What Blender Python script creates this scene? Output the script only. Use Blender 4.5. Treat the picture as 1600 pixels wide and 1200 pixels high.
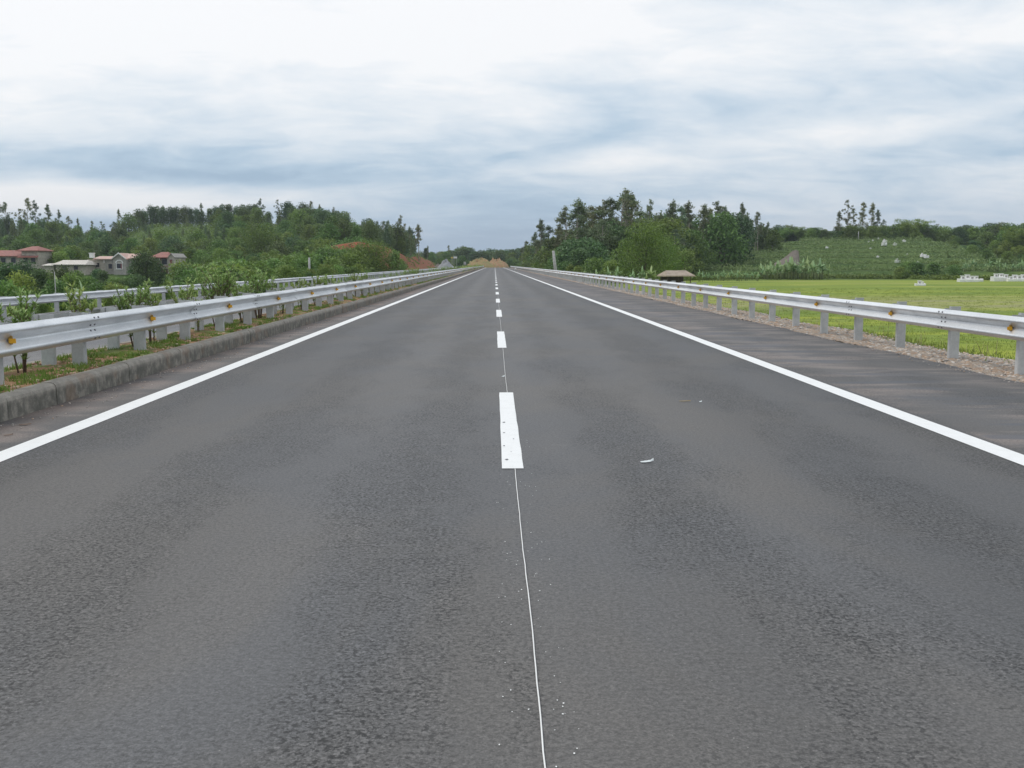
import bpy, math, random
import numpy as np
from mathutils import Vector, Matrix

for o in list(bpy.data.objects):
    bpy.data.objects.remove(o, do_unlink=True)
S = bpy.context.scene
COL = S.collection
R = math.radians
F = 1556.0           # focal length of the photograph in its pixels
UX, HY = 773.0, 413.0  # where the road vanishes

# ------------------------------------------------------------------ camera
cam = bpy.data.cameras.new('camera'); co = bpy.data.objects.new('camera', cam); COL.objects.link(co)
cam.sensor_width = 36.0; cam.lens = 36.0 * F / 1600.0
cam.clip_start = 0.05; cam.clip_end = 12000
co.location = (0, 0, 1.4)
co.rotation_euler = (R(90 - 6.85), 0, R(-0.99))
S.camera = co
S.view_settings.view_transform = 'Standard'; S.view_settings.look = 'None'
S.view_settings.exposure = 0.46; S.view_settings.gamma = 1.0
S.view_settings.use_curve_mapping = False
try:
    S.cycles.max_bounces = 6; S.cycles.transparent_max_bounces = 6; S.cycles.volume_bounces = 0
except Exception: pass

CT, SP, CP = math.cos(R(6.85)), math.sin(R(.99)), math.cos(R(.99))
def X_of(u, D):
    k = (u - 800.0)*CT/F
    return D*(SP + k*CP)/(CP - k*SP)
def U_of(x, D):
    return 800.0 + F*(x*CP - D*SP)/((x*SP + D*CP)*CT)
# ------------------------------------------------------------------ sun
SUN_EL, SUN_AZ = R(52), R(-55)      # azimuth from +Y (ahead), negative = left
sd = Vector((math.sin(SUN_AZ)*math.cos(SUN_EL), math.cos(SUN_AZ)*math.cos(SUN_EL), math.sin(SUN_EL)))
sl = bpy.data.lights.new('sun', 'SUN'); sl.energy = 1.0; sl.angle = R(14); sl.color = (1, .965, .91)
so = bpy.data.objects.new('sun', sl); COL.objects.link(so); so.location = (0, 0, 60)
so.rotation_euler = (-sd).to_track_quat('-Z', 'Y').to_euler()

# ------------------------------------------------------------------ node helper
class NT:
    def __init__(s, tree): s.t = tree; s.n = tree.nodes; s.l = tree.links
    def node(s, typ, **kw):
        n = s.n.new(typ)
        for k, v in kw.items():
            if k.startswith('i_'):
                key = k[2:]
                key = int(key) if key.isdigit() else key.replace('_', ' ')
                s.put(n.inputs[key], v)
            else: setattr(n, k, v)
        return n
    def put(s, sock, v):
        if isinstance(v, bpy.types.NodeSocket): s.l.new(v, sock)
        else:
            try: sock.default_value = v
            except Exception: sock.default_value = (*v, 1)
    def math(s, op, a, b=0.0, c=None, clamp=False):
        n = s.n.new('ShaderNodeMath'); n.operation = op; n.use_clamp = clamp
        s.put(n.inputs[0], a); s.put(n.inputs[1], b)
        if c is not None: s.put(n.inputs[2], c)
        return n.outputs[0]
    def mix(s, f, a, b, typ='MIX'):
        n = s.n.new('ShaderNodeMix'); n.data_type = 'RGBA'; n.blend_type = typ
        s.put(n.inputs[0], f); s.put(n.inputs[6], a); s.put(n.inputs[7], b)
        return n.outputs[2]
    def noise(s, vec, scale, detail=3, rough=.5, dist=0):
        n = s.n.new('ShaderNodeTexNoise'); s.put(n.inputs['Scale'], scale); s.put(n.inputs['Detail'], detail)
        s.put(n.inputs['Roughness'], rough); s.put(n.inputs['Distortion'], dist)
        if vec is not None: s.l.new(vec, n.inputs['Vector'])
        return n.outputs[0]
    def ramp(s, f, stops, interp='LINEAR'):
        n = s.n.new('ShaderNodeValToRGB'); cr = n.color_ramp; cr.interpolation = interp
        while len(cr.elements) < len(stops): cr.elements.new(.5)
        for e, (p, c) in zip(cr.elements, stops):
            e.position = p; e.color = (c, c, c, 1) if isinstance(c, (int, float)) else (*c, 1)
        s.put(n.inputs[0], f); return n.outputs[0]
    def mapr(s, v, a, b, c=0., d=1., smooth=True):
        n = s.n.new('ShaderNodeMapRange'); n.interpolation_type = 'SMOOTHSTEP' if smooth else 'LINEAR'
        s.put(n.inputs[0], v); s.put(n.inputs[1], a); s.put(n.inputs[2], b); s.put(n.inputs[3], c); s.put(n.inputs[4], d)
        return n.outputs[0]
    def xyz(s, x, y, z):
        n = s.n.new('ShaderNodeCombineXYZ'); s.put(n.inputs[0], x); s.put(n.inputs[1], y); s.put(n.inputs[2], z); return n.outputs[0]
    def mapping(s, vec, scale=(1, 1, 1), rot=(0, 0, 0), loc=(0, 0, 0)):
        n = s.n.new('ShaderNodeMapping'); s.l.new(vec, n.inputs[0]); n.inputs[1].default_value = loc
        n.inputs[2].default_value = rot; n.inputs[3].default_value = scale; return n.outputs[0]

# ------------------------------------------------------------------ world: daylight sky under high broken overcast
W = bpy.data.worlds.new('World'); S.world = W; W.use_nodes = True
W.node_tree.nodes.clear(); w = NT(W.node_tree)
tc = w.node('ShaderNodeTexCoord').outputs['Generated']
sx = w.node('ShaderNodeSeparateXYZ'); w.l.new(tc, sx.inputs[0])
dx, dy, dz = sx.outputs
dzp = w.math('MAXIMUM', dz, 0.0)
den = w.math('ADD', dzp, .20)
px_ = w.math('DIVIDE', dx, den); py_ = w.math('DIVIDE', dy, den)
P = w.xyz(px_, py_, 0.0)
P1 = w.mapping(P, scale=(.75, 1.25, 1), rot=(0, 0, R(-16)), loc=(3.1, 1.7, 0))
n1 = w.noise(P1, 1.25, 8, .56, .5)
P2 = w.mapping(P, scale=(.8, 1.3, 1), rot=(0, 0, R(-16)), loc=(7.3, 4.2, 0))
n2 = w.noise(P2, 4.2, 8, .62, .8)
az = w.math('ARCTAN2', dx, dy)
# overall brightness: brighter higher up and to the left, dull blue low ahead
v = w.mapr(dzp, 0.02, .20, .27, .72, False)
def gauss(ca, sa, ce, se, tilt, amp):
    a = w.math('DIVIDE', w.math('SUBTRACT', az, ca), sa)
    e = w.math('SUBTRACT', w.math('SUBTRACT', dzp, ce), w.math('MULTIPLY', w.math('SUBTRACT', az, ca), tilt))
    e = w.math('DIVIDE', e, se)
    q = w.math('ADD', w.math('MULTIPLY', a, a), w.math('MULTIPLY', e, e))
    return w.math('MULTIPLY', w.math('EXPONENT', w.math('MULTIPLY', q, -1.0)), amp)
for g in [(-.42, .42, .20, .11, 0, .34), (.02, .20, .25, .06, 0, .26), (.36, .2, .22, .05, .1, -.10), (-.28, .36, .085, .022, -.03, -.40), (-.42, .24, .058, .014, .02, .80),
          (-.02, .17, .04, .05, 0, -.26), (-.10, .12, .075, .012, .1, .22), (.30, .25, .05, .04, 0, .20),
          (.33, .22, .115, .013, .16, .24), (.12, .14, .13, .02, .25, -.16), (.5, .16, .20, .02, .25, .12),
          (.42, .3, .16, .02, .10, -.16), (.14, .16, .10, .010, .12, .14)]:
    v = w.math('ADD', v, gauss(*g))
v = w.math('ADD', v, w.math('MULTIPLY', w.math('SUBTRACT', n1, .5), 1.15))
v = w.math('ADD', v, w.math('MULTIPLY', w.math('SUBTRACT', n2, .5), .74))
P3 = w.mapping(w.xyz(az, w.math('MULTIPLY', dzp, 2.6), 0.0), rot=(0, 0, R(-22)), loc=(2.2, .7, 0))
n3 = w.noise(P3, 7.5, 8, .60, .25)
v = w.math('ADD', v, w.math('MULTIPLY', w.math('SUBTRACT', n3, .5), .80))
ccol = w.ramp(v, [(0, (.25, .36, .48)), (.22, (.34, .45, .56)), (.5, (.51, .58, .65)), (.75, (.64, .675, .71)), (1, (.755, .755, .76))])
sky = w.node('ShaderNodeTexSky', sky_type='NISHITA')
sky.sun_disc = False; sky.sun_elevation = SUN_EL; sky.sun_rotation = SUN_AZ; sky.air_density = 1.2; sky.dust_density = 2.0
bg1 = w.node('ShaderNodeBackground', i_Color=sky.outputs[0], i_Strength=.10)
bg2 = w.node('ShaderNodeBackground', i_Color=ccol, i_Strength=1.0)
ms = w.node('ShaderNodeMixShader', i_0=.93); w.l.new(bg1.outputs[0], ms.inputs[1]); w.l.new(bg2.outputs[0], ms.inputs[2])
wo = w.node('ShaderNodeOutputWorld'); w.l.new(ms.outputs[0], wo.inputs[0])

# ------------------------------------------------------------------ materials
def newmat(name):
    m = bpy.data.materials.new(name); m.use_nodes = True; t = NT(m.node_tree); t.n.clear()
    out = t.node('ShaderNodeOutputMaterial'); b = t.node('ShaderNodeBsdfPrincipled'); t.l.new(b.outputs[0], out.inputs[0])
    t.b = b; t.out = out; return m, t
def pos(t): return t.node('ShaderNodeNewGeometry').outputs['Position']
def obc(t): return t.node('ShaderNodeTexCoord').outputs['Object']
def attr(t, name): return t.node('ShaderNodeAttribute', attribute_name=name).outputs['Fac']
def bump(t, h, strength, dist):
    n = t.node('ShaderNodeBump', i_Strength=strength, i_Distance=dist, i_Height=h); t.l.new(n.outputs[0], t.b.inputs['Normal'])
def simple(name, col, rough=.7, metal=0, var=.15, scale=6, bumpd=0):
    m, t = newmat(name); p = obc(t)
    n = t.noise(p, scale, 5, .6)
    f = t.mapr(n, .3, .7, 1 - var, 1 + var, False)
    c = t.mix(1.0, (*col, 1), t.xyz(f, f, f), 'MULTIPLY')
    t.put(t.b.inputs['Base Color'], c); t.b.inputs['Roughness'].default_value = rough; t.b.inputs['Metallic'].default_value = metal
    if bumpd: bump(t, t.noise(p, scale*6, 4, .6), .6, bumpd)
    return m

# asphalt (main road and shoulder are tones of one surface; the seams follow x)
def asphalt(name, base, dusty):
    m, t = newmat(name); p = pos(t)
    s = t.node('ShaderNodeSeparateXYZ'); t.l.new(p, s.inputs[0]); X, Y, Z = s.outputs
    flat = t.xyz(X, Y, 0.0)
    g1 = t.noise(flat, 125, 3, .65)
    g2 = t.noise(flat, 50, 5, .66)
    g3 = t.noise(t.mapping(flat, scale=(.8, 1.0, 1)), 9, 5, .65, .4)
    big = t.noise(t.mapping(flat, scale=(1.3, .42, 1)), 1.0, 6, .66, .2)
    huge = t.noise(t.mapping(flat, scale=(2.2, .10, 1)), .5, 4, .6)
    vc = t.node('ShaderNodeTexVoronoi', i_Scale=115.0); t.l.new(flat, vc.inputs['Vector'])
    vs_ = t.node('ShaderNodeSeparateColor'); t.l.new(vc.outputs['Color'], vs_.inputs[0])
    vd = t.node('ShaderNodeTexVoronoi', i_Scale=62.0); t.l.new(flat, vd.inputs['Vector'])
    vt = t.node('ShaderNodeSeparateColor'); t.l.new(vd.outputs['Color'], vt.inputs[0])
    val = t.mapr(g1, .28, .72, .66, 1.34, False)

    val = t.math('MULTIPLY', val, t.mapr(g2, .28, .72, .66, 1.34, False))
    # open, unworn patches: dark pits between the stones
    wv = t.math('COSINE', t.math('MULTIPLY', t.math('ADD', X, .45), 2*math.pi/1.42))
    patch = t.mapr(t.math('ADD', t.math('ADD', t.math('MULTIPLY', big, .75), t.math('MULTIPLY', huge, .25)), t.math('MULTIPLY', wv, .06)), .43, .60, .10, 1.0)
    ag = t.math('MULTIPLY', t.mapr(t.math('POWER', vs_.outputs[0], 1.8), 0, 1, .70, 1.50, False), t.mapr(vt.outputs[1], 0, 1, .85, 1.12, False))
    ag = t.math('ADD', 1.0, t.math('MULTIPLY', t.math('SUBTRACT', ag, 1.0), t.mapr(patch, .1, 1, .30, 1.0, False)))
    val = t.math('MULTIPLY', val, ag)
    pit = t.mapr(t.math('ADD', t.math('MULTIPLY', g2, .8), t.math('MULTIPLY', g3, .2)), .435, .490, 1.0, 0.0)
    val = t.math('MULTIPLY', val, t.math('SUBTRACT', 1.0, t.math('MULTIPLY', t.math('MULTIPLY', pit, patch), .74)))
    val = t.math('MULTIPLY', val, t.mapr(patch, 0, 1, 1.06, .98, False))
    val = t.math('MULTIPLY', val, t.mapr(huge, .3, .7, .93, 1.08, False))
    # wheel paths polished a little lighter
    val = t.math('MULTIPLY', val, t.mapr(wv, -1, 1, 1.05, .95, False))
    vo = t.node('ShaderNodeTexVoronoi', i_Scale=34.0); t.l.new(flat, vo.inputs['Vector'])
    spk = t.math('MULTIPLY', t.mapr(vo.outputs['Distance'], .06, .12, 1, 0), t.math('GREATER_THAN', t.noise(flat, 26, 1), .60))
    # middle of the carriageway paler, darker towards both edges
    val = t.math('MULTIPLY', val, t.mapr(t.math('ABSOLUTE', t.math('SUBTRACT', X, .1)), .5, 3.3, 1.10, .84))
    lf = t.noise(t.mapping(flat, scale=(.9, .5, 1), loc=(5, 3, 0)), .55, 5, .6, .6)
    val = t.math('MULTIPLY', val, t.mapr(lf, .32, .68, .93, 1.07, False))
    c = t.mix(1.0, t.mix(t.mapr(lf, .35, .65), (base[0]*.97, base[1]*1.0, base[2]*1.06, 1), (base[0]*1.03, base[1]*1.0, base[2]*.97, 1)), t.xyz(val, val, val), 'MULTIPLY')
    c = t.mix(t.math('MULTIPLY', spk, .7), c, (.34, .33, .31, 1))
    if dusty:
        brown = t.math('MAXIMUM', t.mapr(X, 3.93, 4.0), t.math('MULTIPLY', t.mapr(X, -3.62, -3.95), .9))
        sn = t.noise(t.mapping(flat, scale=(.55, 1.6, 1), rot=(0, 0, R(4))), .9, 5, .62, .5)
        b2 = t.math('MULTIPLY', brown, t.mapr(sn, .42, .60, .10, 1.0))
        c = t.mix(b2, c, t.mix(1.0, (.205, .172, .155, 1), t.xyz(val, val, val), 'MULTIPLY'))
        # damp / oily cross streaks beside the right edge line
        st = t.noise(t.mapping(flat, scale=(.35, 1.5, 1)), 1.1, 4, .6, .4)
        st = t.math('MULTIPLY', t.mapr(st, .50, .58), t.math('MULTIPLY', t.mapr(X, 3.95, 4.05), t.mapr(X, 5.9, 4.8)))
        c = t.mix(t.math('MULTIPLY', st, .65), c, (.070, .078, .095, 1))
        # red soil dust by the median kerb farther up the road
        dn = t.math('MULTIPLY', t.mapr(X, -3.75, -4.3), t.mapr(t.noise(flat, 1.3, 4, .6), .38, .62))
        dn = t.math('MULTIPLY', dn, t.mapr(Y, 12, 40, .25, .8))
        c = t.mix(dn, c, (.25, .165, .125, 1))
        # pale dust smudge on the second lane
        pd = t.mapr(t.noise(t.mapping(flat, scale=(.5, 1.2, 1)), 1.7, 5, .65), .66, .74)
        c = t.mix(t.math('MULTIPLY', pd, .22), c, (.26, .25, .235, 1))
    t.put(t.b.inputs['Base Color'], c)
    t.b.inputs['Roughness'].default_value = .66; t.b.inputs['Specular IOR Level'].default_value = .46
    bump(t, t.math('ADD', t.math('MULTIPLY', g1, .5), t.math('MULTIPLY', g2, .6)), .55, .006)
    return m
M = {}
M['asphalt'] = asphalt('asphalt', (.0905, .0875, .0850), True)
M['asphalt_far'] = asphalt('asphalt_opposite', (.15, .148, .15), False)

def paint():
    m, t = newmat('road_paint'); p = pos(t)
    n = t.noise(p, 60, 4, .6); n2 = t.noise(p, 7, 3, .5)
    c = t.mix(t.mapr(n, .64, .72), (.80, .80, .79, 1), (.45, .45, .44, 1))
    c = t.mix(t.mapr(n2, .4, .75, 0, .22), c, (.6, .6, .58, 1))
    t.put(t.b.inputs['Base Color'], c); t.b.inputs['Roughness'].default_value = .6
    bump(t, n, .3, .002); return m
M['paint'] = paint()

def concrete():
    m, t = newmat('kerb_concrete'); p = pos(t)
    s = t.node('ShaderNodeSeparateXYZ'); t.l.new(p, s.inputs[0]); X, Y, Z = s.outputs
    n = t.noise(p, 9, 5, .65); st = t.noise(t.mapping(p, scale=(1, 1, .12)), 6, 5, .7); fine = t.noise(p, 90, 3, .6)
    c = t.mix(t.mapr(n, .3, .7), (.34, .31, .265, 1), (.235, .215, .185, 1))
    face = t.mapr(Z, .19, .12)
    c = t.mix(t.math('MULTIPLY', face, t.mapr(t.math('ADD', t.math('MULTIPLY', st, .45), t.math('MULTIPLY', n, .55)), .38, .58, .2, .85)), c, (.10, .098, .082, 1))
    rd = t.math('MULTIPLY', t.mapr(t.noise(p, 2.2, 3, .6), .52, .62), .45)
    c = t.mix(rd, c, (.23, .15, .10, 1))
    f = t.mapr(fine, .3, .7, .85, 1.15, False)
    c = t.mix(1.0, c, t.xyz(f, f, f), 'MULTIPLY')
    t.put(t.b.inputs['Base Color'], c); t.b.inputs['Roughness'].default_value = .9
    bump(t, t.noise(p, 40, 4, .6), .5, .008); return m
M['kerb'] = concrete()

def soil(name, a, b, g=None, gth=(.52, .6)):
    m, t = newmat(name); p = pos(t)
    n = t.noise(p, 5, 6, .65); f = t.noise(p, 45, 4, .65)
    c = t.mix(t.mapr(n, .35, .65), (*a, 1), (*b, 1))
    ff = t.mapr(f, .25, .75, .55, 1.4, False)
    c = t.mix(1.0, c, t.xyz(ff, ff, ff), 'MULTIPLY')
    if g: c = t.mix(t.mapr(t.noise(p, 1.6, 5, .6), *gth), c, (*g, 1))
    t.put(t.b.inputs['Base Color'], c); t.b.inputs['Roughness'].default_value = .95; t.b.inputs['Specular IOR Level'].default_value = .15
    bump(t, t.math('ADD', f, n), .8, .03); return m
M['soil'] = soil('median_soil', (.40, .235, .135), (.30, .19, .11), (.17, .20, .07), (.50, .60))
M['gravel'] = soil('gravel_bed', (.36, .31, .26), (.34, .24, .17))
M['redearth'] = soil('red_earth', (.40, .13, .07), (.30, .12, .06))
M['mound'] = soil('mound_earth', (.36, .23, .11), (.34, .19, .11), (.22, .22, .09), (.42, .56))
M['mound_red'] = soil('mound_red_earth', (.34, .18, .11), (.36, .23, .13), (.20, .21, .09), (.50, .60))
M['greygravel'] = soil('grey_gravel', (.30, .31, .33), (.38, .39, .40))
M['bankearth'] = soil('bank_earth', (.23, .20, .17), (.15, .13, .11))

def terrain_mat():
    m, t = newmat('terrain_ground'); p = pos(t)
    s = t.node('ShaderNodeSeparateXYZ'); t.l.new(p, s.inputs[0]); X, Y, Z = s.outputs
    fl = t.xyz(X, Y, 0.0)
    fa = attr(t, 'field'); sa = attr(t, 'soil')
    # rice field: long plots and tufty ripple
    b1 = t.noise(t.mapping(fl, scale=(.018, .09, 1), rot=(0, 0, R(2))), 1.0, 4, .55, .4)
    b2 = t.noise(t.mapping(fl, scale=(.10, .45, 1)), 1.0, 5, .6)
    f1 = t.noise(fl, 2.4, 5, .7)
    c = t.ramp(b1, [(.30, (.155, .215, .040)), (.45, (.215, .275, .050)), (.56, (.31, .35, .055)), (.70, (.34, .33, .13))])
    c = t.mix(t.mapr(b2, .35, .68, 0, .75), c, (.125, .195, .045, 1))
    dull = t.math('MULTIPLY', t.mapr(t.math('ABSOLUTE', t.math('SUBTRACT', Y, 74)), 16, 3), t.mapr(b2, .35, .55))
    c = t.mix(t.math('MULTIPLY', dull, .8), c, (.32, .30, .16, 1))
    ff = t.mapr(f1, .25, .75, .78, 1.22, False)
    c = t.mix(1.0, c, t.xyz(ff, ff, ff), 'MULTIPLY')
    h1 = t.noise(p, .35, 6, .65); h2 = t.noise(p, 3.0, 4, .6)
    hc = t.ramp(h1, [(.3, (.035, .065, .018)), (.5, (.065, .11, .028)), (.7, (.11, .15, .045))])
    hf = t.mapr(h2, .3, .7, .6, 1.4, False)
    hc = t.mix(1.0, hc, t.xyz(hf, hf, hf), 'MULTIPLY')
    c = t.mix(fa, hc, c)
    rs = t.noise(p, .6, 5, .6)
    rc = t.mix(t.mapr(rs, .35, .65), (.30, .095, .055, 1), (.20, .12, .06, 1))
    rf = t.mapr(h2, .3, .7, .7, 1.3, False)
    rc = t.mix(1.0, rc, t.xyz(rf, rf, rf), 'MULTIPLY')
    c = t.mix(t.mapr(t.math('ADD', sa, t.math('MULTIPLY', t.math('SUBTRACT', rs, .5), .7)), .42, .58), c, rc)
    t.put(t.b.inputs['Base Color'], c); t.b.inputs['Roughness'].default_value = .95; t.b.inputs['Specular IOR Level'].default_value = .1
    bump(t, t.math('ADD', f1, h2), .6, .12); return m
M['terrain'] = terrain_mat()

def leafmat(name, dark, light, trans=.25, var=.25, huev=.5):
    m, t = newmat(name)
    ti = attr(t, 'tint'); rnd = t.node('ShaderNodeObjectInfo').outputs['Random']
    c = t.mix(ti, (*dark, 1), (*light, 1))
    f = t.mapr(rnd, 0, 1, 1 - var, 1 + var, False)
    r2 = t.math('FRACT', t.math('MULTIPLY', rnd, 7.31))
    fr = t.math('MULTIPLY', f, t.mapr(r2, 0, 1, 1 - .3*huev, 1 + .45*huev, False))
    fb = t.math('MULTIPLY', f, t.mapr(r2, 0, 1, 1 + .3*huev, 1 - .2*huev, False))
    c = t.mix(1.0, c, t.xyz(fr, f, fb), 'MULTIPLY')
    t.put(t.b.inputs['Base Color'], c); t.b.inputs['Roughness'].default_value = .55; t.b.inputs['Specular IOR Level'].default_value = .3
    if trans:
        tr = t.node('ShaderNodeBsdfTranslucent', i_Color=c)
        mx = t.node('ShaderNodeMixShader', i_0=trans); t.l.new(t.b.outputs[0], mx.inputs[1]); t.l.new(tr.outputs[0], mx.inputs[2])
        t.l.new(mx.outputs[0], t.out.inputs[0])
    return m
M['leaf_euc'] = leafmat('leaf_eucalyptus', (.085, .120, .055), (.25, .31, .15))
M['leaf_dark'] = leafmat('leaf_dark', (.048, .095, .032), (.15, .23, .075))
M['leaf_mid'] = leafmat('leaf_mid', (.060, .120, .024), (.20, .31, .065))
M['leaf_light'] = leafmat('leaf_light', (.085, .150, .028), (.26, .38, .085))
M['leaf_bright'] = leafmat('leaf_bright', (.050, .105, .018), (.22, .34, .060))
M['leaf_young'] = leafmat('leaf_young', (.075, .125, .045), (.20, .28, .115))
M['leaf_banana'] = leafmat('leaf_banana', (.13, .24, .065), (.42, .55, .28), .3, .15, .3)
M['leaf_ole'] = leafmat('leaf_oleander', (.11, .20, .040), (.42, .55, .19), .3, .12, .25)
M['leaf_crop'] = leafmat('leaf_crop', (.090, .160, .042), (.29, .39, .15), .2, .1, .2)
M['grass'] = leafmat('leaf_grass', (.09, .16, .025), (.27, .38, .08), .3, .05, .1)
M['rice'] = leafmat('leaf_rice', (.145, .205, .035), (.29, .345, .080), .3, .05, .1)
M['dry'] = leafmat('leaf_dry', (.28, .22, .12), (.45, .38, .24), .1, .05, .1)
M['bark_pale'] = simple('bark_pale', (.33, .30, .25), .85, 0, .3, 3)
M['bark'] = simple('bark_brown', (.13, .10, .075), .9, 0, .3, 4)
M['stem'] = simple('stem_brown', (.16, .11, .08), .8, 0, .25, 20)
M['pseudostem'] = simple('banana_stem', (.16, .19, .07), .7, 0, .3, 4)

def galv(name, col, rough, metal):
    m, t = newmat(name); p = pos(t); rnd = t.node('ShaderNodeObjectInfo').outputs['Random']
    n = t.noise(t.mapping(p, scale=(1, .25, 1)), 5, 5, .6); v_ = t.noise(p, 38, 2, .5)
    c = t.mix(t.mapr(n, .3, .7), (*col, 1), (col[0]*.80, col[1]*.81, col[2]*.82, 1))
    f = t.math('MULTIPLY', t.mapr(v_, .3, .7, .94, 1.05, False), t.mapr(rnd, 0, 1, .90, 1.06, False))
    c = t.mix(1.0, c, t.xyz(f, f, f), 'MULTIPLY')
    g = t.noise(t.mapping(p, scale=(2, 2, 1)), 14, 5, .7)
    c = t.mix(t.mapr(g, .62, .78, 0, .25), c, (.40, .35, .28, 1))
    t.put(t.b.inputs['Base Color'], c); t.b.inputs['Metallic'].default_value = metal
    t.put(t.b.inputs['Roughness'], t.mapr(n, .3, .7, rough - .07, rough + .10, False)); return m
M['galv'] = galv('galvanised_rail', (.80, .81, .82), .44, .72)
M['galv_post'] = galv('galvanised_post', (.54, .545, .54), .6, .2)
M['bolt'] = simple('bolt_steel', (.16, .16, .17), .5, .6, .2, 60)
M['rust'] = simple('reflector_bracket', (.42, .26, .07), .6, .2, .3, 60)
M['amber'] = simple('amber_reflector', (.85, .43, .02), .3, 0, .1, 60)
M['white'] = simple('white_limewash', (.78, .77, .75), .8, 0, .12, 5)
M['concpole'] = simple('pole_concrete', (.42, .41, .39), .85, 0, .2, 5)
M['wall_grey'] = simple('render_grey', (.36, .34, .31), .9, 0, .22, 2.2)
M['wall_pale'] = simple('render_pale', (.46, .42, .36), .9, 0, .22, 2.2)
M['brickred'] = simple('brick_red', (.30, .15, .11), .9, 0, .25, 6)
def rooft(name, a, b, freq):
    m, t = newmat(name); p = obc(t)
    s = t.node('ShaderNodeSeparateXYZ'); t.l.new(p, s.inputs[0])
    wv = t.math('SINE', t.math('MULTIPLY', s.outputs[0], freq)); wz = t.math('SINE', t.math('MULTIPLY', s.outputs[2], freq*1.6))
    n = t.noise(p, 1.6, 5, .65)
    c = t.mix(t.mapr(n, .35, .65), (*a, 1), (*b, 1))
    f = t.math('MULTIPLY', t.mapr(wv, -1, 1, .86, 1.08, False), t.mapr(wz, -1, 1, .92, 1.05, False))
    c = t.mix(1.0, c, t.xyz(f, f, f), 'MULTIPLY')
    t.put(t.b.inputs['Base Color'], c); t.b.inputs['Roughness'].default_value = .8
    bump(t, wv, .5, .05); return m
M['roof_pink'] = rooft('roof_tile_pink', (.62, .36, .30), (.55, .44, .38), 20)
M['roof_red'] = rooft('roof_tile_red', (.36, .14, .11), (.26, .11, .09), 20)
M['roof_pale'] = rooft('roof_sheet_pale', (.55, .50, .44), (.66, .62, .56), 14)
M['thatch'] = rooft('thatch', (.46, .37, .29), (.34, .27, .21), 40)
M['glass_dark'] = simple('window_dark', (.03, .03, .04), .25, 0, .1, 3)
M['shutter'] = simple('shutter_red', (.20, .07, .07), .7, 0, .2, 5)
M['darkwood'] = simple('dark_wood', (.10, .07, .05), .85, 0, .3, 5)
M['plastic'] = simple('white_litter', (.66, .70, .70), .5, 0, .1, 30)
M['yellow'] = simple('yellow_paint', (.65, .50, .08), .6, 0, .1, 5)
M['bluehill'] = simple('far_mountain', (.045, .075, .06), 1, 0, .2, .004)

# ------------------------------------------------------------------ mesh helpers
def tag(o, label=None, cat=None, group=None, kind=None):
    if label: o['label'] = label
    if cat: o['category'] = cat
    if group: o['group'] = group
    if kind: o['kind'] = kind
    return o
def link(name, mesh, parent=None, loc=(0, 0, 0), rot=(0, 0, 0), sc=None):
    o = bpy.data.objects.new(name, mesh); COL.objects.link(o); o.location = loc; o.rotation_euler = rot
    if sc is not None: o.scale = sc if hasattr(sc, '__len__') else (sc, sc, sc)
    if parent: o.parent = parent
    return o
def empty(name, loc, rz=0, label=None, cat=None, group=None, sc=1):
    o = link(name, None, None, loc, (0, 0, rz), sc); o.empty_display_size = .3
    return tag(o, label, cat, group)

def npmesh(name, V, Fq, mat, tint=None, smooth=False):
    """V (n,3), Fq list/array of equal-size faces (m,k)"""
    V = np.asarray(V, np.float32); Fq = np.asarray(Fq, np.int32)
    me = bpy.data.meshes.new(name); k = Fq.shape[1]
    me.vertices.add(len(V)); me.vertices.foreach_set('co', V.ravel())
    me.loops.add(Fq.size); me.loops.foreach_set('vertex_index', Fq.ravel())
    me.polygons.add(len(Fq)); me.polygons.foreach_set('loop_start', np.arange(0, Fq.size, k, dtype=np.int32))
    me.polygons.foreach_set('loop_total', np.full(len(Fq), k, np.int32))
    if smooth: me.polygons.foreach_set('use_smooth', np.ones(len(Fq), bool))
    me.update(calc_edges=True)
    if tint is not None:
        a = me.attributes.new('tint', 'FLOAT', 'FACE'); a.data.foreach_set('value', np.asarray(tint, np.float32))
    me.materials.append(mat); return me

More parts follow.
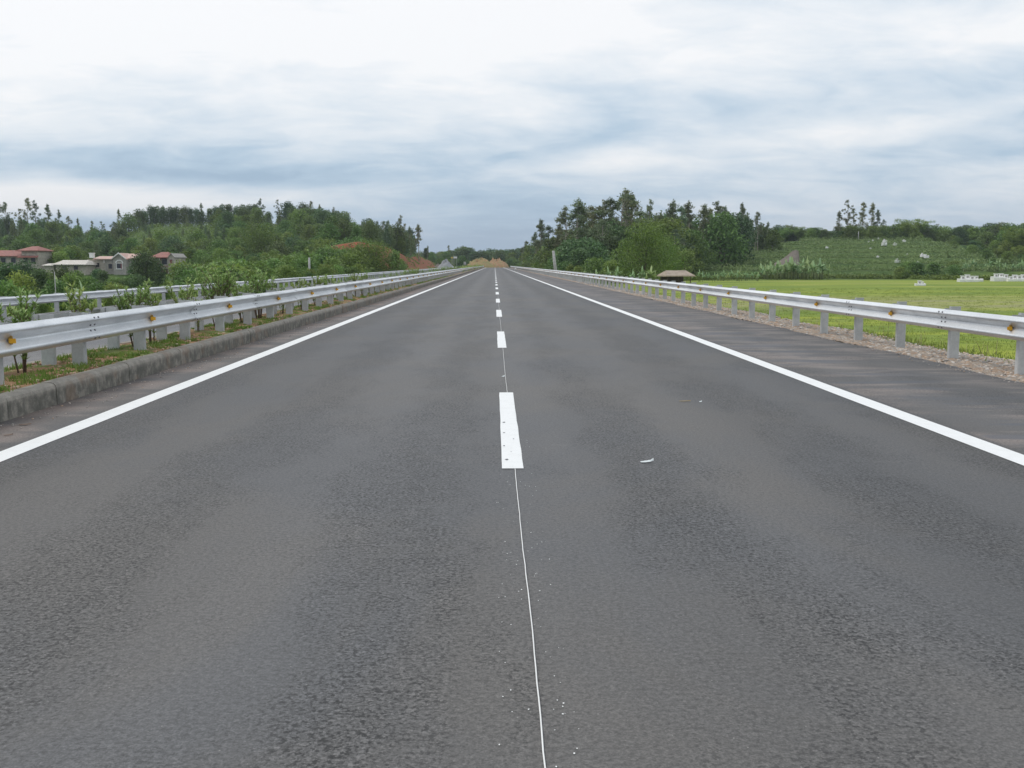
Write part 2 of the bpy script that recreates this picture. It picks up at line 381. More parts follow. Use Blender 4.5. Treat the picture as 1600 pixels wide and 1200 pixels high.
class MB:
    """collects shapes into one mesh"""
    def __init__(s): s.v = []; s.f = []; s.sm = []
    def add(s, vs, fs, smooth=False):
        b = len(s.v); s.v += [tuple(q) for q in vs]; s.f += [tuple(i + b for i in f) for f in fs]; s.sm += [smooth]*len(fs); return s
    def box(s, x0, x1, y0, y1, z0, z1, bev=0):
        if bev:
            vs = []; 
            for (z, i) in ((z0, 0), (z1 - bev, 0), (z1, bev)):
                vs += [(x0+i, y0+i, z), (x1-i, y0+i, z), (x1-i, y1-i, z), (x0+i, y1-i, z)]
            fs = [(3, 2, 1, 0), (8, 9, 10, 11)]
            for k in (0, 4):
                for j in range(4): fs.append((k+j, k+(j+1) % 4, k+4+(j+1) % 4, k+4+j))
            return s.add(vs, fs)
        vs = [(x0, y0, z0), (x1, y0, z0), (x1, y1, z0), (x0, y1, z0), (x0, y0, z1), (x1, y0, z1), (x1, y1, z1), (x0, y1, z1)]
        return s.add(vs, [(3, 2, 1, 0), (4, 5, 6, 7), (0, 1, 5, 4), (1, 2, 6, 5), (2, 3, 7, 6), (3, 0, 4, 7)])
    def tube(s, pts, rad, n=6, cap=True):
        pts = [Vector(p) for p in pts]; vs = []; fs = []
        for i, p in enumerate(pts):
            d = (pts[min(i+1, len(pts)-1)] - pts[max(i-1, 0)]).normalized()
            a = d.cross(Vector((0, 1, 0)) if abs(d.y) < .9 else Vector((1, 0, 0))).normalized(); b = d.cross(a)
            r = rad[i] if hasattr(rad, '__len__') else rad
            for k in range(n):
                an = 2*math.pi*k/n; vs.append(p + a*math.cos(an)*r + b*math.sin(an)*r)
        for i in range(len(pts)-1):
            for k in range(n): fs.append((i*n+k, i*n+(k+1) % n, (i+1)*n+(k+1) % n, (i+1)*n+k))
        if cap: fs += [tuple(range(n))[::-1], tuple((len(pts)-1)*n + k for k in range(n))]
        return s.add(vs, fs, True)
    def mesh(s, name, mat):
        me = bpy.data.meshes.new(name); me.from_pydata(s.v, [], s.f)
        me.polygons.foreach_set('use_smooth', s.sm); me.materials.append(mat); me.update(); return me
    def build(s, name, mat, parent=None, loc=(0, 0, 0), rot=(0, 0, 0)):
        return link(name, s.mesh(name, mat), parent, loc, rot)

# ------------------------------------------------------------------ terrain
def ss(a, b, x):
    t = np.clip((np.asarray(x, float) - a)/(b - a), 0, 1); return t*t*(3 - 2*t)
rngN = np.random.RandomState(5)
_ph = rngN.rand(24, 4)
def wob(x, y, sc):
    r = 0
    for a, b, c, d in _ph[:12]:
        r = r + np.sin((x*(a-.5) + y*(b-.5))*4/sc + c*6.283)*(.4 + .6*d)
    return r/6
LU = [-2500, -200, 0, 60, 110, 170, 200, 240, 400, 490, 560, 610, 650, 690, 5000]
LY = [372, 372, 374, 373, 381, 385, 370, 357, 354, 358, 372, 386, 399, 413, 413]
RU = [-5000, 1000, 1050, 1100, 1160, 1230, 1300, 1400, 1500, 1560, 1700, 3000]
RY = [421, 417, 413, 398, 385, 378, 375, 373, 380, 389, 392, 396]
ST = 1.5
def height(x, y):
    x = np.asarray(x, float); y = np.asarray(y, float); x, y = np.broadcast_arrays(x, y)
    D = np.maximum(y, 5.0); u = U_of(x, D)
    z = np.full(x.shape, -.16)
    # right embankment and paddy level
    z = np.where(x > 7.7, -.06 - (1.44)*ss(7.75, 10.8, x) + .03*wob(x, y, 2), z)
    # left: below the opposite carriageway, then bank and village level
    zl = -.16 - .45*ss(-5.6, -6.4, x)*1.0
    zl = np.where(x < -16.9, -.55 - 3.0*ss(-17.6, -26, x)*(1 - ss(180, 212, y + .30*np.maximum(0, -x - 45))) + .08*wob(x, y, 4), zl)
    z = np.where(x < -5.6, zl, z)
    far = ss(440, 520, y)
    # right hill with terraces
    zc = 1.4 + (HY - np.interp(u, RU, RY))/F*330
    D0 = np.interp(u, [1000, 1200, 1330, 1400, 1500, 1600], [190, 205, 207, 200, 178, 170])
    s = np.clip((D - D0)/(330 - D0), 0, 1)
    s = np.clip(s + .03*wob(x, y, 22)*np.minimum(1, s*8), 0, 1)
    hr = s*(zc + 1.5)
    st = ST; q = hr/st; fr = q - np.floor(q)
    hr_t = (np.floor(q) + ss(.66, .92, fr)*1.0)*st
    hr = np.where((u > 1030) & (hr > .3), .2*hr + .8*hr_t, hr)
    z = np.where(x > 12, z + hr*ss(12, 24, x), z)
    # left hill
    xc = ss(-20.5, -28.5, x)
    zc = 1.4 + (HY - np.interp(u, LU, LY))/F*400
    s = ss(225, 402, D)
    B = np.interp(u, [480, 520, 560, 600, 690], [0, 6.0, 6.8, 6.6, 4.8])*ss(203, 213, D + .30*np.maximum(0, -x - 45))*(1 - .62*ss(240, 420, D))
    hz_ = z + np.maximum(zc - z, 0)*s
    hz_ = np.maximum(hz_, z + B)
    z = np.where(x < -19, z + (hz_ - z)*xc*(1-far), z)
    z = z + far*ss(11, 20, np.abs(x+5))*1.6
    return z
def H1(x, y): return float(height(np.array([x]), np.array([y]))[0])

def axis(segs):
    out = []
    for a, b, st in segs: out += list(np.arange(a, b, st))
    return np.array(out + [segs[-1][1]])
xs = axis([(-3600, -1000, 400), (-1000, -300, 50), (-300, -60, 3), (-60, -34, 1.5), (-34, -16, .5), (-16, 6, 3), (6, 14, .4), (14, 60, 1.5), (60, 260, 2.5), (260, 1000, 50), (1000, 3600, 400)])
ys = axis([(-60, 0, 6), (0, 60, 1.5), (60, 160, 3), (160, 345, 1.0), (345, 520, 3), (520, 1000, 30), (1000, 6000, 500)])
XX, YY = np.meshgrid(xs, ys)
ZZ = height(XX, YY)
V = np.stack([XX.ravel(), YY.ravel(), ZZ.ravel()], 1)
nx, ny = len(xs), len(ys)
ii = (np.arange(ny-1)[:, None]*nx + np.arange(nx-1)[None, :]).ravel()
Fq = np.stack([ii, ii+1, ii+1+nx, ii+nx], 1)
me = npmesh('ground', V, Fq, M['terrain'], smooth=True)
fieldm = (ss(7.9, 9.5, XX)*(1 - ss(172, 205, YY + wob(XX, YY, 30)*3))).ravel()
gz = np.gradient(ZZ, axis=1)/np.gradient(XX, axis=1)
soilm = (ss(.33, .55, np.abs(gz))*ss(-46, -40, XX)*ss(-19.5, -21, XX)*ss(198, 206, YY)*(1-ss(425, 440, YY)))
gy = np.gradient(ZZ, axis=0)/np.gradient(YY, axis=0)
soilm = np.maximum(soilm, ss(.2, .4, np.abs(gy))*ss(195, 202, YY)*(1-ss(216, 224, YY))*ss(-60, -52, XX)*ss(-20, -24, XX)).ravel()
for nm, ar in (('field', fieldm), ('soil', soilm)):
    a = me.attributes.new(nm, 'FLOAT', 'POINT'); a.data.foreach_set('value', ar.astype(np.float32))
tag(link('ground', me), kind='structure')

# far mountains
def mountain(name, cx, cy, rx, ry, h, seed):
    rr = np.random.RandomState(seed); n = 40
    th = np.linspace(0, 2*math.pi, n, endpoint=False); rad = np.linspace(0, 1, 14)
    vs = []
    for r in rad:
        for t in th:
            k = 1 + .12*math.sin(3*t + seed) + .08*math.sin(7*t)
            vs.append((cx + rx*r*k*math.cos(t), cy + ry*r*k*math.sin(t), -3 + h*(math.cos(math.pi*r)*.5 + .5)**1.1*(1 + .05*rr.randn())))
    fs = [(i*n + j, i*n + (j+1) % n, (i+1)*n + (j+1) % n, (i+1)*n + j) for i in range(13) for j in range(n)]
    tag(link(name, npmesh(name, vs, fs, M['bluehill'], smooth=True)), kind='structure')
mountain('hills', 1500, 3000, 190, 260, 119, 1)
mountain('hills', 1270, 3150, 340, 260, 82, 2)
mountain('hills', -350, 3300, 900, 260, 40, 3)

# ------------------------------------------------------------------ roads
def sheet(name, pts_lo, pts_hi, mat, rows):
    """strip between two x/z columns, rows = list of y"""
    vs = []; k = len(pts_lo)
    for y in rows:
        for (x, z) in pts_lo: vs.append((x, y, z))
    fs = [(i*k + j, i*k + j+1, (i+1)*k + j+1, (i+1)*k + j) for i in range(len(rows)-1) for j in range(k-1)]
    return tag(link(name, npmesh(name, vs, fs, mat)), kind='structure')
YE = 441.0
yrows = list(np.arange(-20, 60, 1.0)) + list(np.arange(60, YE, 10)) + [YE]
# main road with an uneven outer asphalt edge
rr = random.Random(3)
vs = []; 
for y in yrows:
    e = 6.38 + .05*math.sin(y*.9) + .04*math.sin(y*2.3+1) + rr.uniform(-.03, .03)
    for (x, z) in ((-4.42, 0), (0, 0), (4, 0), (e, -.01), (e+.03, -.08)): vs.append((x, y, z))
k = 5
fs = [(i*k + j, i*k + j+1, (i+1)*k + j+1, (i+1)*k + j) for i in range(len(yrows)-1) for j in range(k-1)]
tag(link('road', npmesh('road', vs, fs, M['asphalt'])), kind='structure')
sheet('opposite_road', [(-17.2, -.45), (-16.4, -.36), (-11, -.17), (-5.70, .0)], None, M['asphalt_far'], [-20, 100, 220, YE])

def strip(name, x0, x1, y0, y1, z, step=1.0, wobx=0.0, mat='paint', seed=0):
    rr = random.Random(seed); ys_ = [y0]
    while ys_[-1] < y1 - 1e-6: ys_.append(min(y1, ys_[-1] + (step if ys_[-1] < 60 else step*8)))
    vs = []
    for y in ys_:
        d = rr.uniform(-wobx, wobx); d2 = rr.uniform(-wobx, wobx)
        vs += [(x0+d, y, z), (x1+d2, y, z), ]
    fs = [(2*i, 2*i+1, 2*i+3, 2*i+2) for i in range(len(ys_)-1)]
    return tag(link(name, npmesh(name, vs, fs, M[mat])), kind='structure')
strip('left_edge_line', -3.72, -3.52, -15, 440, .004, 1.2, .004, seed=1)
strip('right_edge_line', 3.69, 3.90, -15, 440, .004, 1.2, .004, seed=2)
strip('opposite_edge_line', -6.62, -6.46, -15, 440, -.02, 20, 0)
strip('opposite_edge_line', -13.9, -13.7, -15, 440, -.255, 20, 0)
for i in range(44):
    y0 = 6.74 + 10*i
    if y0 + 4 > YE: break
    strip('lane_dash', .047, .197, y0, y0 + 4.1, .005, .35, .0025, seed=10+i)
# dirt specks on the first dash (flat spots of bitumen)
mb = MB(); rr = random.Random(8)
for (x, y, r_) in [(.085, 7.05, .012), (.07, 7.6, .008), (.075, 8.2, .008), (.08, 8.75, .012), (.15, 7.9, .006), (.12, 7.35, .004)]:
    mb.add([(x + r_*math.cos(a)*rr.uniform(.8, 1.4), y + r_*math.sin(a)*2.2*rr.uniform(.6, 1.2), .0075) for a in [k*math.pi/4 for k in range(8)]], [tuple(range(8))])
tag(mb.build('road_stains', M['bolt']), kind='structure')

# thin guide cord down the centre
mb = MB(); rr = random.Random(4); pts = []; y = -1.0; x = .138
while y < 46:
    x += rr.uniform(-.0018, .0018) + (.138 - x)*.10; pts.append((x, y, .006)); y += .12 if y < 12 else .6
pts = [(p[0], p[1], -.003 if any(6.76 + 10*i <= p[1] <= 10.82 + 10*i for i in range(5)) else .006) for p in pts]
mb.tube(pts, .0028, 5)
tag(mb.build('guide_cord', M['white']), 'thin off-white cord lying along the middle of the road through the lane dashes', 'cord')
# paint splashes beside the cord
mb = MB(); rr = random.Random(12)
for i in range(120):
    y = rr.uniform(2.3, 8); x = .138 + rr.choice([-1, 1, 1])*rr.uniform(.02, .13); r_ = rr.uniform(.0010, .0030)
    mb.add([(x + r_*math.cos(a)*rr.uniform(.6, 1.5), y + 1.6*r_*math.sin(a)*rr.uniform(.6, 1.5), .0035) for a in [k*math.pi/3 for k in range(6)]], [tuple(range(6))])
tag(mb.build('paint_specks', M['paint']), kind='stuff')
bpy.data.objects['paint_specks']['label'] = 'tiny white paint splashes scattered beside the centre cord'

# litter
def litter(name, x, y, L, w_, h, rz, mat, label, cat, seed):
    rr = random.Random(seed); n = 9; vs = []; 
    for i in range(n):
        t = i/(n-1); ww = w_*(.25 + .75*math.sin(math.pi*min(1, t*1.15 + .05)))*rr.uniform(.7, 1.2)
        zz = h*(t**1.5)*rr.uniform(.6, 1.1) + .004
        vs += [(-L/2 + L*t, -ww/2, zz*.4+.003), (-L/2 + L*t, 0, zz + .006), (-L/2 + L*t, ww/2, zz*.3+.003)]
    fs = []
    for i in range(n-1):
        for j in range(2): fs.append((i*3+j, i*3+j+1, (i+1)*3+j+1, (i+1)*3+j))
    o = link(name, npmesh(name, vs, fs, mat, smooth=True), None, (x, y, .001), (0, 0, rz))
    return tag(o, label, cat)
litter('plastic_scrap', 1.08, 6.95, .095, .045, .02, .1, M['plastic'], 'crumpled pale plastic scrap lying on the right lane near the camera', 'litter', 1)
litter('paper_scrap', 1.95, 10.1, .12, .03, .006, 0, M['dry'], 'thin tan paper strip flat on the asphalt of the right lane', 'litter', 2)
litter('paper_scrap', 2.10, 10.05, .04, .025, .01, .6, M['plastic'], 'tiny white paper crumb to the right of the tan strip', 'litter', 3)
litter('paper_scrap', .105, 12.4, .05, .04, .015, .9, M['plastic'], 'small white crumpled scrap beside the centre cord between two lane dashes', 'litter', 4)
litter('dry_leaf', -4.12, 8.7, .10, .04, .008, .2, M['stem'], 'brown dry leaf lying between left edge line and kerb', 'leaf', 5)
litter('dry_leaf', -4.0, 8.15, .07, .03, .008, .5, M['stem'], 'brown dry leaf at the left picture edge, nearest to the camera', 'leaf', 6)

# white sack far on the right shoulder
mb = MB(); mb.box(-.28, .28, -.2, .2, 0, .30, .09); mb.box(-.1, .1, -.06, .06, .30, .38, .03)
tag(mb.build('white_sack', M['white'], None, (5.9, 285, 0)), 'small white sack standing far away on the right shoulder', 'sack')

# ------------------------------------------------------------------ kerbs, median, verge
def kerb(name, xf, xb, seed):
    """xf = road-side face, xb = soil side; separate cast blocks with joints"""
    rr = random.Random(seed); sg = 1 if xb < xf else -1; w_ = abs(xf - xb)
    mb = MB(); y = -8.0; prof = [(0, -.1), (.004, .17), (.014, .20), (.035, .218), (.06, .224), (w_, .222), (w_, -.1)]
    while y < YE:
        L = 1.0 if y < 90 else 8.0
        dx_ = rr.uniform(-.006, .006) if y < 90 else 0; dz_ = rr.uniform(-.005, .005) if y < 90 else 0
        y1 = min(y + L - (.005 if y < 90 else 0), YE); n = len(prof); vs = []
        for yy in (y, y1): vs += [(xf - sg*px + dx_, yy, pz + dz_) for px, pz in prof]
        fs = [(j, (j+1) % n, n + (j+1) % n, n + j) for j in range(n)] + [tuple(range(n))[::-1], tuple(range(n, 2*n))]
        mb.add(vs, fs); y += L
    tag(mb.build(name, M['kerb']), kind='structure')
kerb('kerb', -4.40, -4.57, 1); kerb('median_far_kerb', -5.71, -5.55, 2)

def bumpy(name, x0, x1, y0, y1, nxx, dy, zf, amp, mat, seed):
    rr = np.random.RandomState(seed); ys_ = []; y = y0
    while y < y1: ys_.append(y); y += dy if y < 50 else dy*8
    ys_.append(y1); xs_ = np.linspace(x0, x1, nxx); vs = []
    for y in ys_:
        for x in xs_: vs.append((x, y, zf(x, y) + amp*rr.randn()))
    k = nxx; fs = [(i*k + j, i*k + j+1, (i+1)*k + j+1, (i+1)*k + j) for i in range(len(ys_)-1) for j in range(k-1)]
    return tag(link(name, npmesh(name, vs, fs, mat, smooth=True)), kind='structure')
bumpy('median_soil', -5.56, -4.56, -8, YE, 12, .1, lambda x, y: .205 + .03*math.sin(math.pi*(x+5.56)) + .012*math.sin(y*1.7+x*3), .007, M['soil'], 1)
bumpy('gravel_verge', 6.36, 7.95, -8, YE, 18, .12, lambda x, y: -.03 - .02*(x-6.4) - (.05 if x > 7.85 else 0) + .02*math.sin(y*.8 + x*2), .010, M['gravel'], 2)

# earth mound across the road end and gravel heap
def heap(name, cx, cy, rx, ry, h, mat, seed, label, z0=0.0, power=1.0, flat=0.0):
    rr = np.random.RandomState(seed); n = 36; m_ = 12; vs = []
    ph = rr.rand(6)*6.28
    for i in range(m_):
        r = i/(m_-1)
        for j in range(n):
            t = 2*math.pi*j/n; k = 1 + .13*math.sin(2*t+ph[0]) + .09*math.sin(5*t+ph[1]) + .05*math.sin(9*t+ph[2])
            hh = h*max(0, (1 - r**(2 if flat else 1.15)))**power
            vs.append((cx + rx*r*k*math.cos(t), cy + ry*r*k*math.sin(t), z0 + hh*(1 + .12*rr.randn()*(r > 0) + .12*math.sin(3*t + ph[3] + 5*r)) - (.3 if i == m_-1 else 0)))
    fs = [(i*n + j, i*n + (j+1) % n, (i+1)*n + (j+1) % n, (i+1)*n + j) for i in range(m_-1) for j in range(n)]
    o = link(name, npmesh(name, vs, fs, mat, smooth=True))
    return o
tag(heap('earth_mound', -6.4, 462, 6.6, 13, 3.7, M['mound'], 1, '', 0, 1.0, 1), 'rounded orange and yellow earth mound beyond the road end', 'mound')
tag(heap('earth_mound', 1.2, 466, 5.4, 12, 3.3, M['mound_red'], 2, '', 0, .8, 1), 'redder flat topped earth mound right of the orange one at the road end', 'mound')
tag(heap('gravel_heap', -18.0, 372, 3.9, 3.6, 3.3, M['greygravel'], 3, '', -.5), 'pointed grey gravel heap on the far left shoulder', 'gravel heap')
tag(heap('earth_mound', -22.5, 402, 3.0, 8, 2.0, M['bankearth'], 4, '', -.6, .8), 'low brown earth pile just behind the grey gravel heap', 'mound')

# eroded bare bank on the terraced hill
def gash():
    D = 214; mb = MB(); rr = random.Random(9)
    def pt(u, y, d): return (X_of(u, d), d, 1.4 + (HY - y)/F*d)
    top = [(1210, 411), (1218, 407), (1226, 402), (1233, 396), (1238, 392), (1243, 390.5), (1247, 392), (1248.5, 400), (1249, 411)]
    vs = []
    for (u, y) in top:
        vs += [pt(u, y, 219), pt(u+.3, (y + 415)/2 + rr.uniform(-1, 1), 216.5), pt(u-.5, 418, 214)]
    n = len(top); fs = []
    for i in range(n-1):
        for j in (0, 1): fs.append((3*i+j, 3*i+j+1, 3*i+4+j, 3*i+3+j))
    # back side
    b = len(vs)
    for (u, y) in top: vs.append(pt(u, 418, 225))
    for i in range(n-1): fs.append((3*i, 3*i+3, b+i+1, b+i))
    mb.add(vs, fs); return mb.build('eroded_bank', M['bankearth'])
tag(gash(), 'bare grey brown eroded bank cut into the terraced hillside', 'earth bank')

# ------------------------------------------------------------------ guardrails
def w_profile():
    """two-hump section: narrow crests at z = +-.095, straight sloping sides, rounded valley and lips"""
    key = [(-.155, .006), (-.148, .012), (-.142, .022), (-.120, .066), (-.112, .077), (-.102, .083), (-.090, .083), (-.080, .077), (-.072, .066),
           (-.022, .010), (-.012, .002), (-.004, .0), (.004, .0), (.012, .002), (.022, .010), (.072, .066), (.080, .077), (.090, .083), (.102, .083), (.112, .077), (.120, .066), (.142, .022), (.148, .012), (.155, .006)]
    return [(x, z) for z, x in key]
WP = w_profile()
def beam_mesh(L, lap=.15):
    """axis +Y, opening side +X = towards traffic"""
    n = len(WP); vs = []; fs = []
    secs = [(-lap, .0045), (0.05, .0045), (L-.3, 0), (L, 0)]
    for (y, o) in secs:
        for (x, z) in WP: vs.append((x + o, y, z))
        for (x, z) in WP: vs.append((x + o - .004, y, z))
    m_ = 2*n
    for i in range(len(secs)-1):
        a, b = i*m_, (i+1)*m_
        for j in range(n-1):
            fs.append((a+j, a+j+1, b+j+1, b+j)); fs.append((a+n+j+1, a+n+j, b+n+j, b+n+j+1))
        fs.append((a, b, b+n, a+n)); fs.append((a+n-1, a+2*n-1, b+2*n-1, b+n-1))
    e = (len(secs)-1)*m_
    mb = MB(); mb.add(vs, fs, True)
    mb.add(vs[:m_], [(j, n+j, n+j+1, j+1) for j in range(n-1)]); mb.add(vs[e:], [(j, j+1, n+j+1, n+j) for j in range(n-1)]); return mb.mesh('rail_beam', M['galv'])
def xat(z):
    return float(np.interp(z, [p[1] for p in WP], [p[0] for p in WP]))
BEAM4 = beam_mesh(4.0); 
def post_mesh(zb, zt):
    mb = MB(); a = .075; t = .008; d = .055     # U channel, web towards the camera side (-Y)
    out = [(-a, d), (-a, -.01), (-a+.01, -.02), (a-.01, -.02), (a, -.01), (a, d), (a-t, d), (a-t, -.02+t+.004), (-a+t, -.02+t+.004), (-a+t, d)]
    n = len(out)
    vs = [(x, y, zb) for x, y in out] + [(x, y, zt) for x, y in out]
    fs = [(j, (j+1) % n, n+(j+1) % n, n+j) for j in range(n)]
    fs += [(n+0, n+1, n+8, n+9), (n+1, n+2, n+7, n+8)[:4], (n+2, n+3, n+7), (n+3, n+4, n+7), (n+4, n+5, n+6, n+7)]
    mb.add(vs, fs); return mb.mesh('post', M['galv_post'])
def block_mesh(w_):
    mb = MB(); mb.box(0, w_, -.05, -.042, -.10, .17); mb.box(0, w_, .05, .058, -.10, .17); mb.box(w_-.006, w_, -.042, .05, -.10, .17)
    return mb.mesh('spacer_block', M['galv_post'])
def refl_meshes():
    mb = MB(); mb.box(-.008, .035, -.006, .006, -.04, .045, .006)
    br = mb.mesh('bracket', M['rust'])
    mb = MB(); mb.box(.006, .070, -.014, -.0065, -.028, .018, .004)
    return br, mb.mesh('reflector', M['amber'])
mb = MB()
mb.tube([(-.004, 0, 0), (.007, 0, 0), (.011, 0, 0)], [.014, .014, .007], 8)
BOLT = mb.mesh('bolt', M['bolt'])
BRK, REF = refl_meshes()

def guardrail(name, xback, side, ztop, zbase, post_x, joint0, refl, label, near_from, nbolt, up=.02, cat='guardrail', y_end=438, back=0.0):
    """side = +1 if traffic lies on +X; joint0 = y of a joint; posts each 2 m, one at each joint"""
    zc = ztop - .155
    root = empty(name, (xback, joint0, zbase), 0, label, cat, 'steel guardrails along the expressway')
    rot = (0, 0, 0) if side > 0 else (0, 0, math.pi)
    rr = random.Random(int(abs(xback)*100))
    def add(nm, mesh, x, y, z, par=root, rz=0.0, **k):
        o = link(nm, mesh, par, (x - xback, y - joint0, z - zbase), (0, 0, rz)); return o
    nb = 96; 
    for i in range(nb):
        y = joint0 + 4*i
        if side > 0: o = add('rail_beam', BEAM4, xback, y, zc)
        else: o = add('rail_beam', BEAM4, xback, y + 4, zc, rz=math.pi)
        o.rotation_euler.y = rr.uniform(-.012, .012); o.rotation_euler.x = rr.uniform(-.0008, .0008)
        o.location.z += rr.uniform(-.003, .003); o.location.x += rr.uniform(-.003, .003)
        if i < nbolt:
            for bz in (-.115, -.035, .035, .115):
                for by in (-.06, .06):
                    bx = xat(bz) + .004
                    yy = by if side > 0 else 4 - by
                    link('bolt', BOLT, o, (bx, yy, bz))
            link('bolt', BOLT, o, (xat(0) + .004, 2.0, .0))
    ylast = joint0 + 4*nb
    if ylast < y_end:
        me = beam_mesh(y_end - ylast)
        if side > 0: add('rail_beam', me, xback, ylast, zc)
        else: add('rail_beam', me, xback, y_end, zc, rz=math.pi)
    pm = post_mesh(-.3, ztop + up - zbase); bw = abs(post_x - xback) - .075
    bm_ = block_mesh(max(.03, bw))
    rest = MB(); n = 0; y = joint0; i = 0
    while y < y_end:
        if n < 100:
            o = add('post', pm, post_x, y, zbase); o.rotation_euler = (rr.uniform(-.012, .012), rr.uniform(-.012, .012), rr.uniform(-.05, .05))
            if n < 45: add('spacer_block', bm_, xback, y, zc, rz=math.pi if side > 0 else 0.0)
            n += 1
        else:
            a = .075; rest.box(post_x-xback-a, post_x-xback+a, y-joint0-.02, y-joint0+.04, -.3, ztop + up - zbase)
        if refl and i % 2 == 1 and i < 120:
            q = empty('delineator', (0, 0, 0)); q.parent = root; q.location = (side*.02, y - joint0 - .0, zc + .0 - zbase); q.rotation_euler = (0, 0, 0 if side > 0 else 0)
            b1 = link('bracket', BRK, q, (0, 0, 0)); b2 = link('reflector', REF, q, (0, 0, 0))
            if side < 0: b1.rotation_euler = (0, 0, 0); b1.location.x = -.030; b2.location.x = -.074
        y += 2; i += 1
    o = rest.build('post', M['galv_post'], root); o['kind'] = 'stuff'
    return root
guardrail('guardrail', -4.72, 1, .825, .20, -4.87, 3.70, True, 'silver steel guardrail on the near side of the median with amber reflectors', 9, 5)
guardrail('guardrail', -5.38, -1, .80, .20, -5.25, 3.75, True, 'silver guardrail behind the near median rail, facing the opposite carriageway', 9, 4)
guardrail('guardrail', 6.86, -1, .72, -.05, 7.01, 3.05, True, 'silver steel guardrail on the gravel verge right of the road', 12, 5, .045)
guardrail('guardrail', -16.05, 1, .335, -.40, -16.21, 3.2, False, 'distant silver guardrail on the outer left side of the opposite carriageway', 28, 0)

# ------------------------------------------------------------------ plants: generators
def leaves(blobs, n, size, rs, ar=.5, up=.3, shell=.55, tintb=.35, lean=None):
    """diamond leaf faces spread through ellipsoid clumps (cx,cy,cz,rx,ry,rz)"""
    B = np.array(blobs, float); w_ = (B[:, 3]*B[:, 4]*B[:, 5])**(2/3); w_ /= w_.sum()
    idx = rs.choice(len(B), n, p=w_)
    d = rs.randn(n, 3); d /= np.linalg.norm(d, axis=1)[:, None]
    r = shell + (1.08 - shell)*rs.rand(n)**.7; r *= np.where(rs.rand(n) < .12, 1 + .35*rs.rand(n), 1)
    P = B[idx, :3] + d*B[idx, 3:6]*r[:, None]
    a = rs.randn(n, 3) + d*.6; a[:, 2] += up*0; a[:, 2] -= .3 if up < 0 else 0
    a /= np.linalg.norm(a, axis=1)[:, None]
    nrm = rs.randn(n, 3)*.7 + d*.5; nrm[:, 2] += .7
    b = np.cross(a, nrm); b /= (np.linalg.norm(b, axis=1)[:, None] + 1e-6)
    s = size*(.6 + .8*rs.rand(n))[:, None]
    V = np.stack([P - a*s*.5, P + b*s*ar*.5, P + a*s*.5, P - b*s*ar*.5], 1).reshape(-1, 3)
    Fq = np.arange(4*n).reshape(n, 4)
    cl = rs.rand(len(B))[idx]
    tint = np.clip(tintb*cl + (1 - tintb)*rs.rand(n)*.9 + .05, 0, 1)
    return V, Fq, tint
def merge(parts):
    Vs, Fs, Ts = [], [], []; b = 0
    for V, Fq, T in parts: Vs.append(V); Fs.append(Fq + b); Ts.append(T); b += len(V)
    return np.concatenate(Vs), np.concatenate(Fs), np.concatenate(Ts)

PROTO = {}
def proto(kind, parts): PROTO.setdefault(kind, []).append(parts)

def mk_euc(seed, slender=1.0, bare=.4):
    """tall slim eucalyptus, 14 m, pale trunk, separate tufty clumps with gaps"""
    rs = np.random.RandomState(seed); rr = random.Random(seed); Hh = 14.0
    mb = MB(); lean = rr.uniform(-.5, .5); pts = []
    for i in range(8):
        t = i/7; pts.append((lean*t + .12*rr.uniform(-1, 1), .1*rr.uniform(-1, 1), Hh*.93*t - (.5 if i == 0 else 0)))
    mb.tube(pts, [.20*(1-t*.82) for t in [i/7 for i in range(8)]], 6)
    blobs = []
    nb = rr.randint(17, 23)
    for k in range(nb):
        t = bare + (1-bare)*(k + rr.random())/nb
        z0 = Hh*.90*t; i = min(6, int(t*7)); base = Vector(pts[i]).lerp(Vector(pts[i+1]), .5)
        an = rr.uniform(0, 6.283); reach = (.4 + 1.7*math.sin(math.pi*min(1, (t-bare)/(1-bare)*.8 + .2)))*rr.uniform(.4, 1.15)*slender
        tip = Vector((base.x + reach*math.cos(an), base.y + reach*math.sin(an), z0 + rr.uniform(.4, 1.4)))
        mb.tube([(base.x, base.y, z0 - .6), ((base.x+tip.x)/2, (base.y+tip.y)/2, (z0 - .6 + tip.z)/2 + .15), tip], [.05, .035, .012], 4, False)
        s = rr.uniform(.30, .75)
        blobs.append((tip.x, tip.y, tip.z, s*1.15, s*1.15, s*.8))
        for q in range(rr.randint(1, 3)):
            f_ = rr.uniform(.3, 1.05); s2 = s*rr.uniform(.45, .8)
            blobs.append((base.x + (tip.x-base.x)*f_ + rr.uniform(-.45, .45), base.y + (tip.y-base.y)*f_ + rr.uniform(-.45, .45), tip.z - rr.uniform(-.3, 1.2), s2*1.2, s2*1.2, s2*.9))
    blobs.append((pts[-1][0], pts[-1][1], Hh*.955, .45, .45, .65))
    V, Fq, T = leaves(blobs, 3400, .30, rs, .42, -1, .05)
    proto('euc', [('trunk', mb.mesh('trunk', M['bark_pale'])), ('crown', npmesh('crown', V, Fq, M['leaf_euc'], T))])
for s_ in range(6): mk_euc(100 + s_, [1, .7, 1.2, .85, 1.35, .6][s_], [.42, .35, .5, .3, .45, .55][s_])

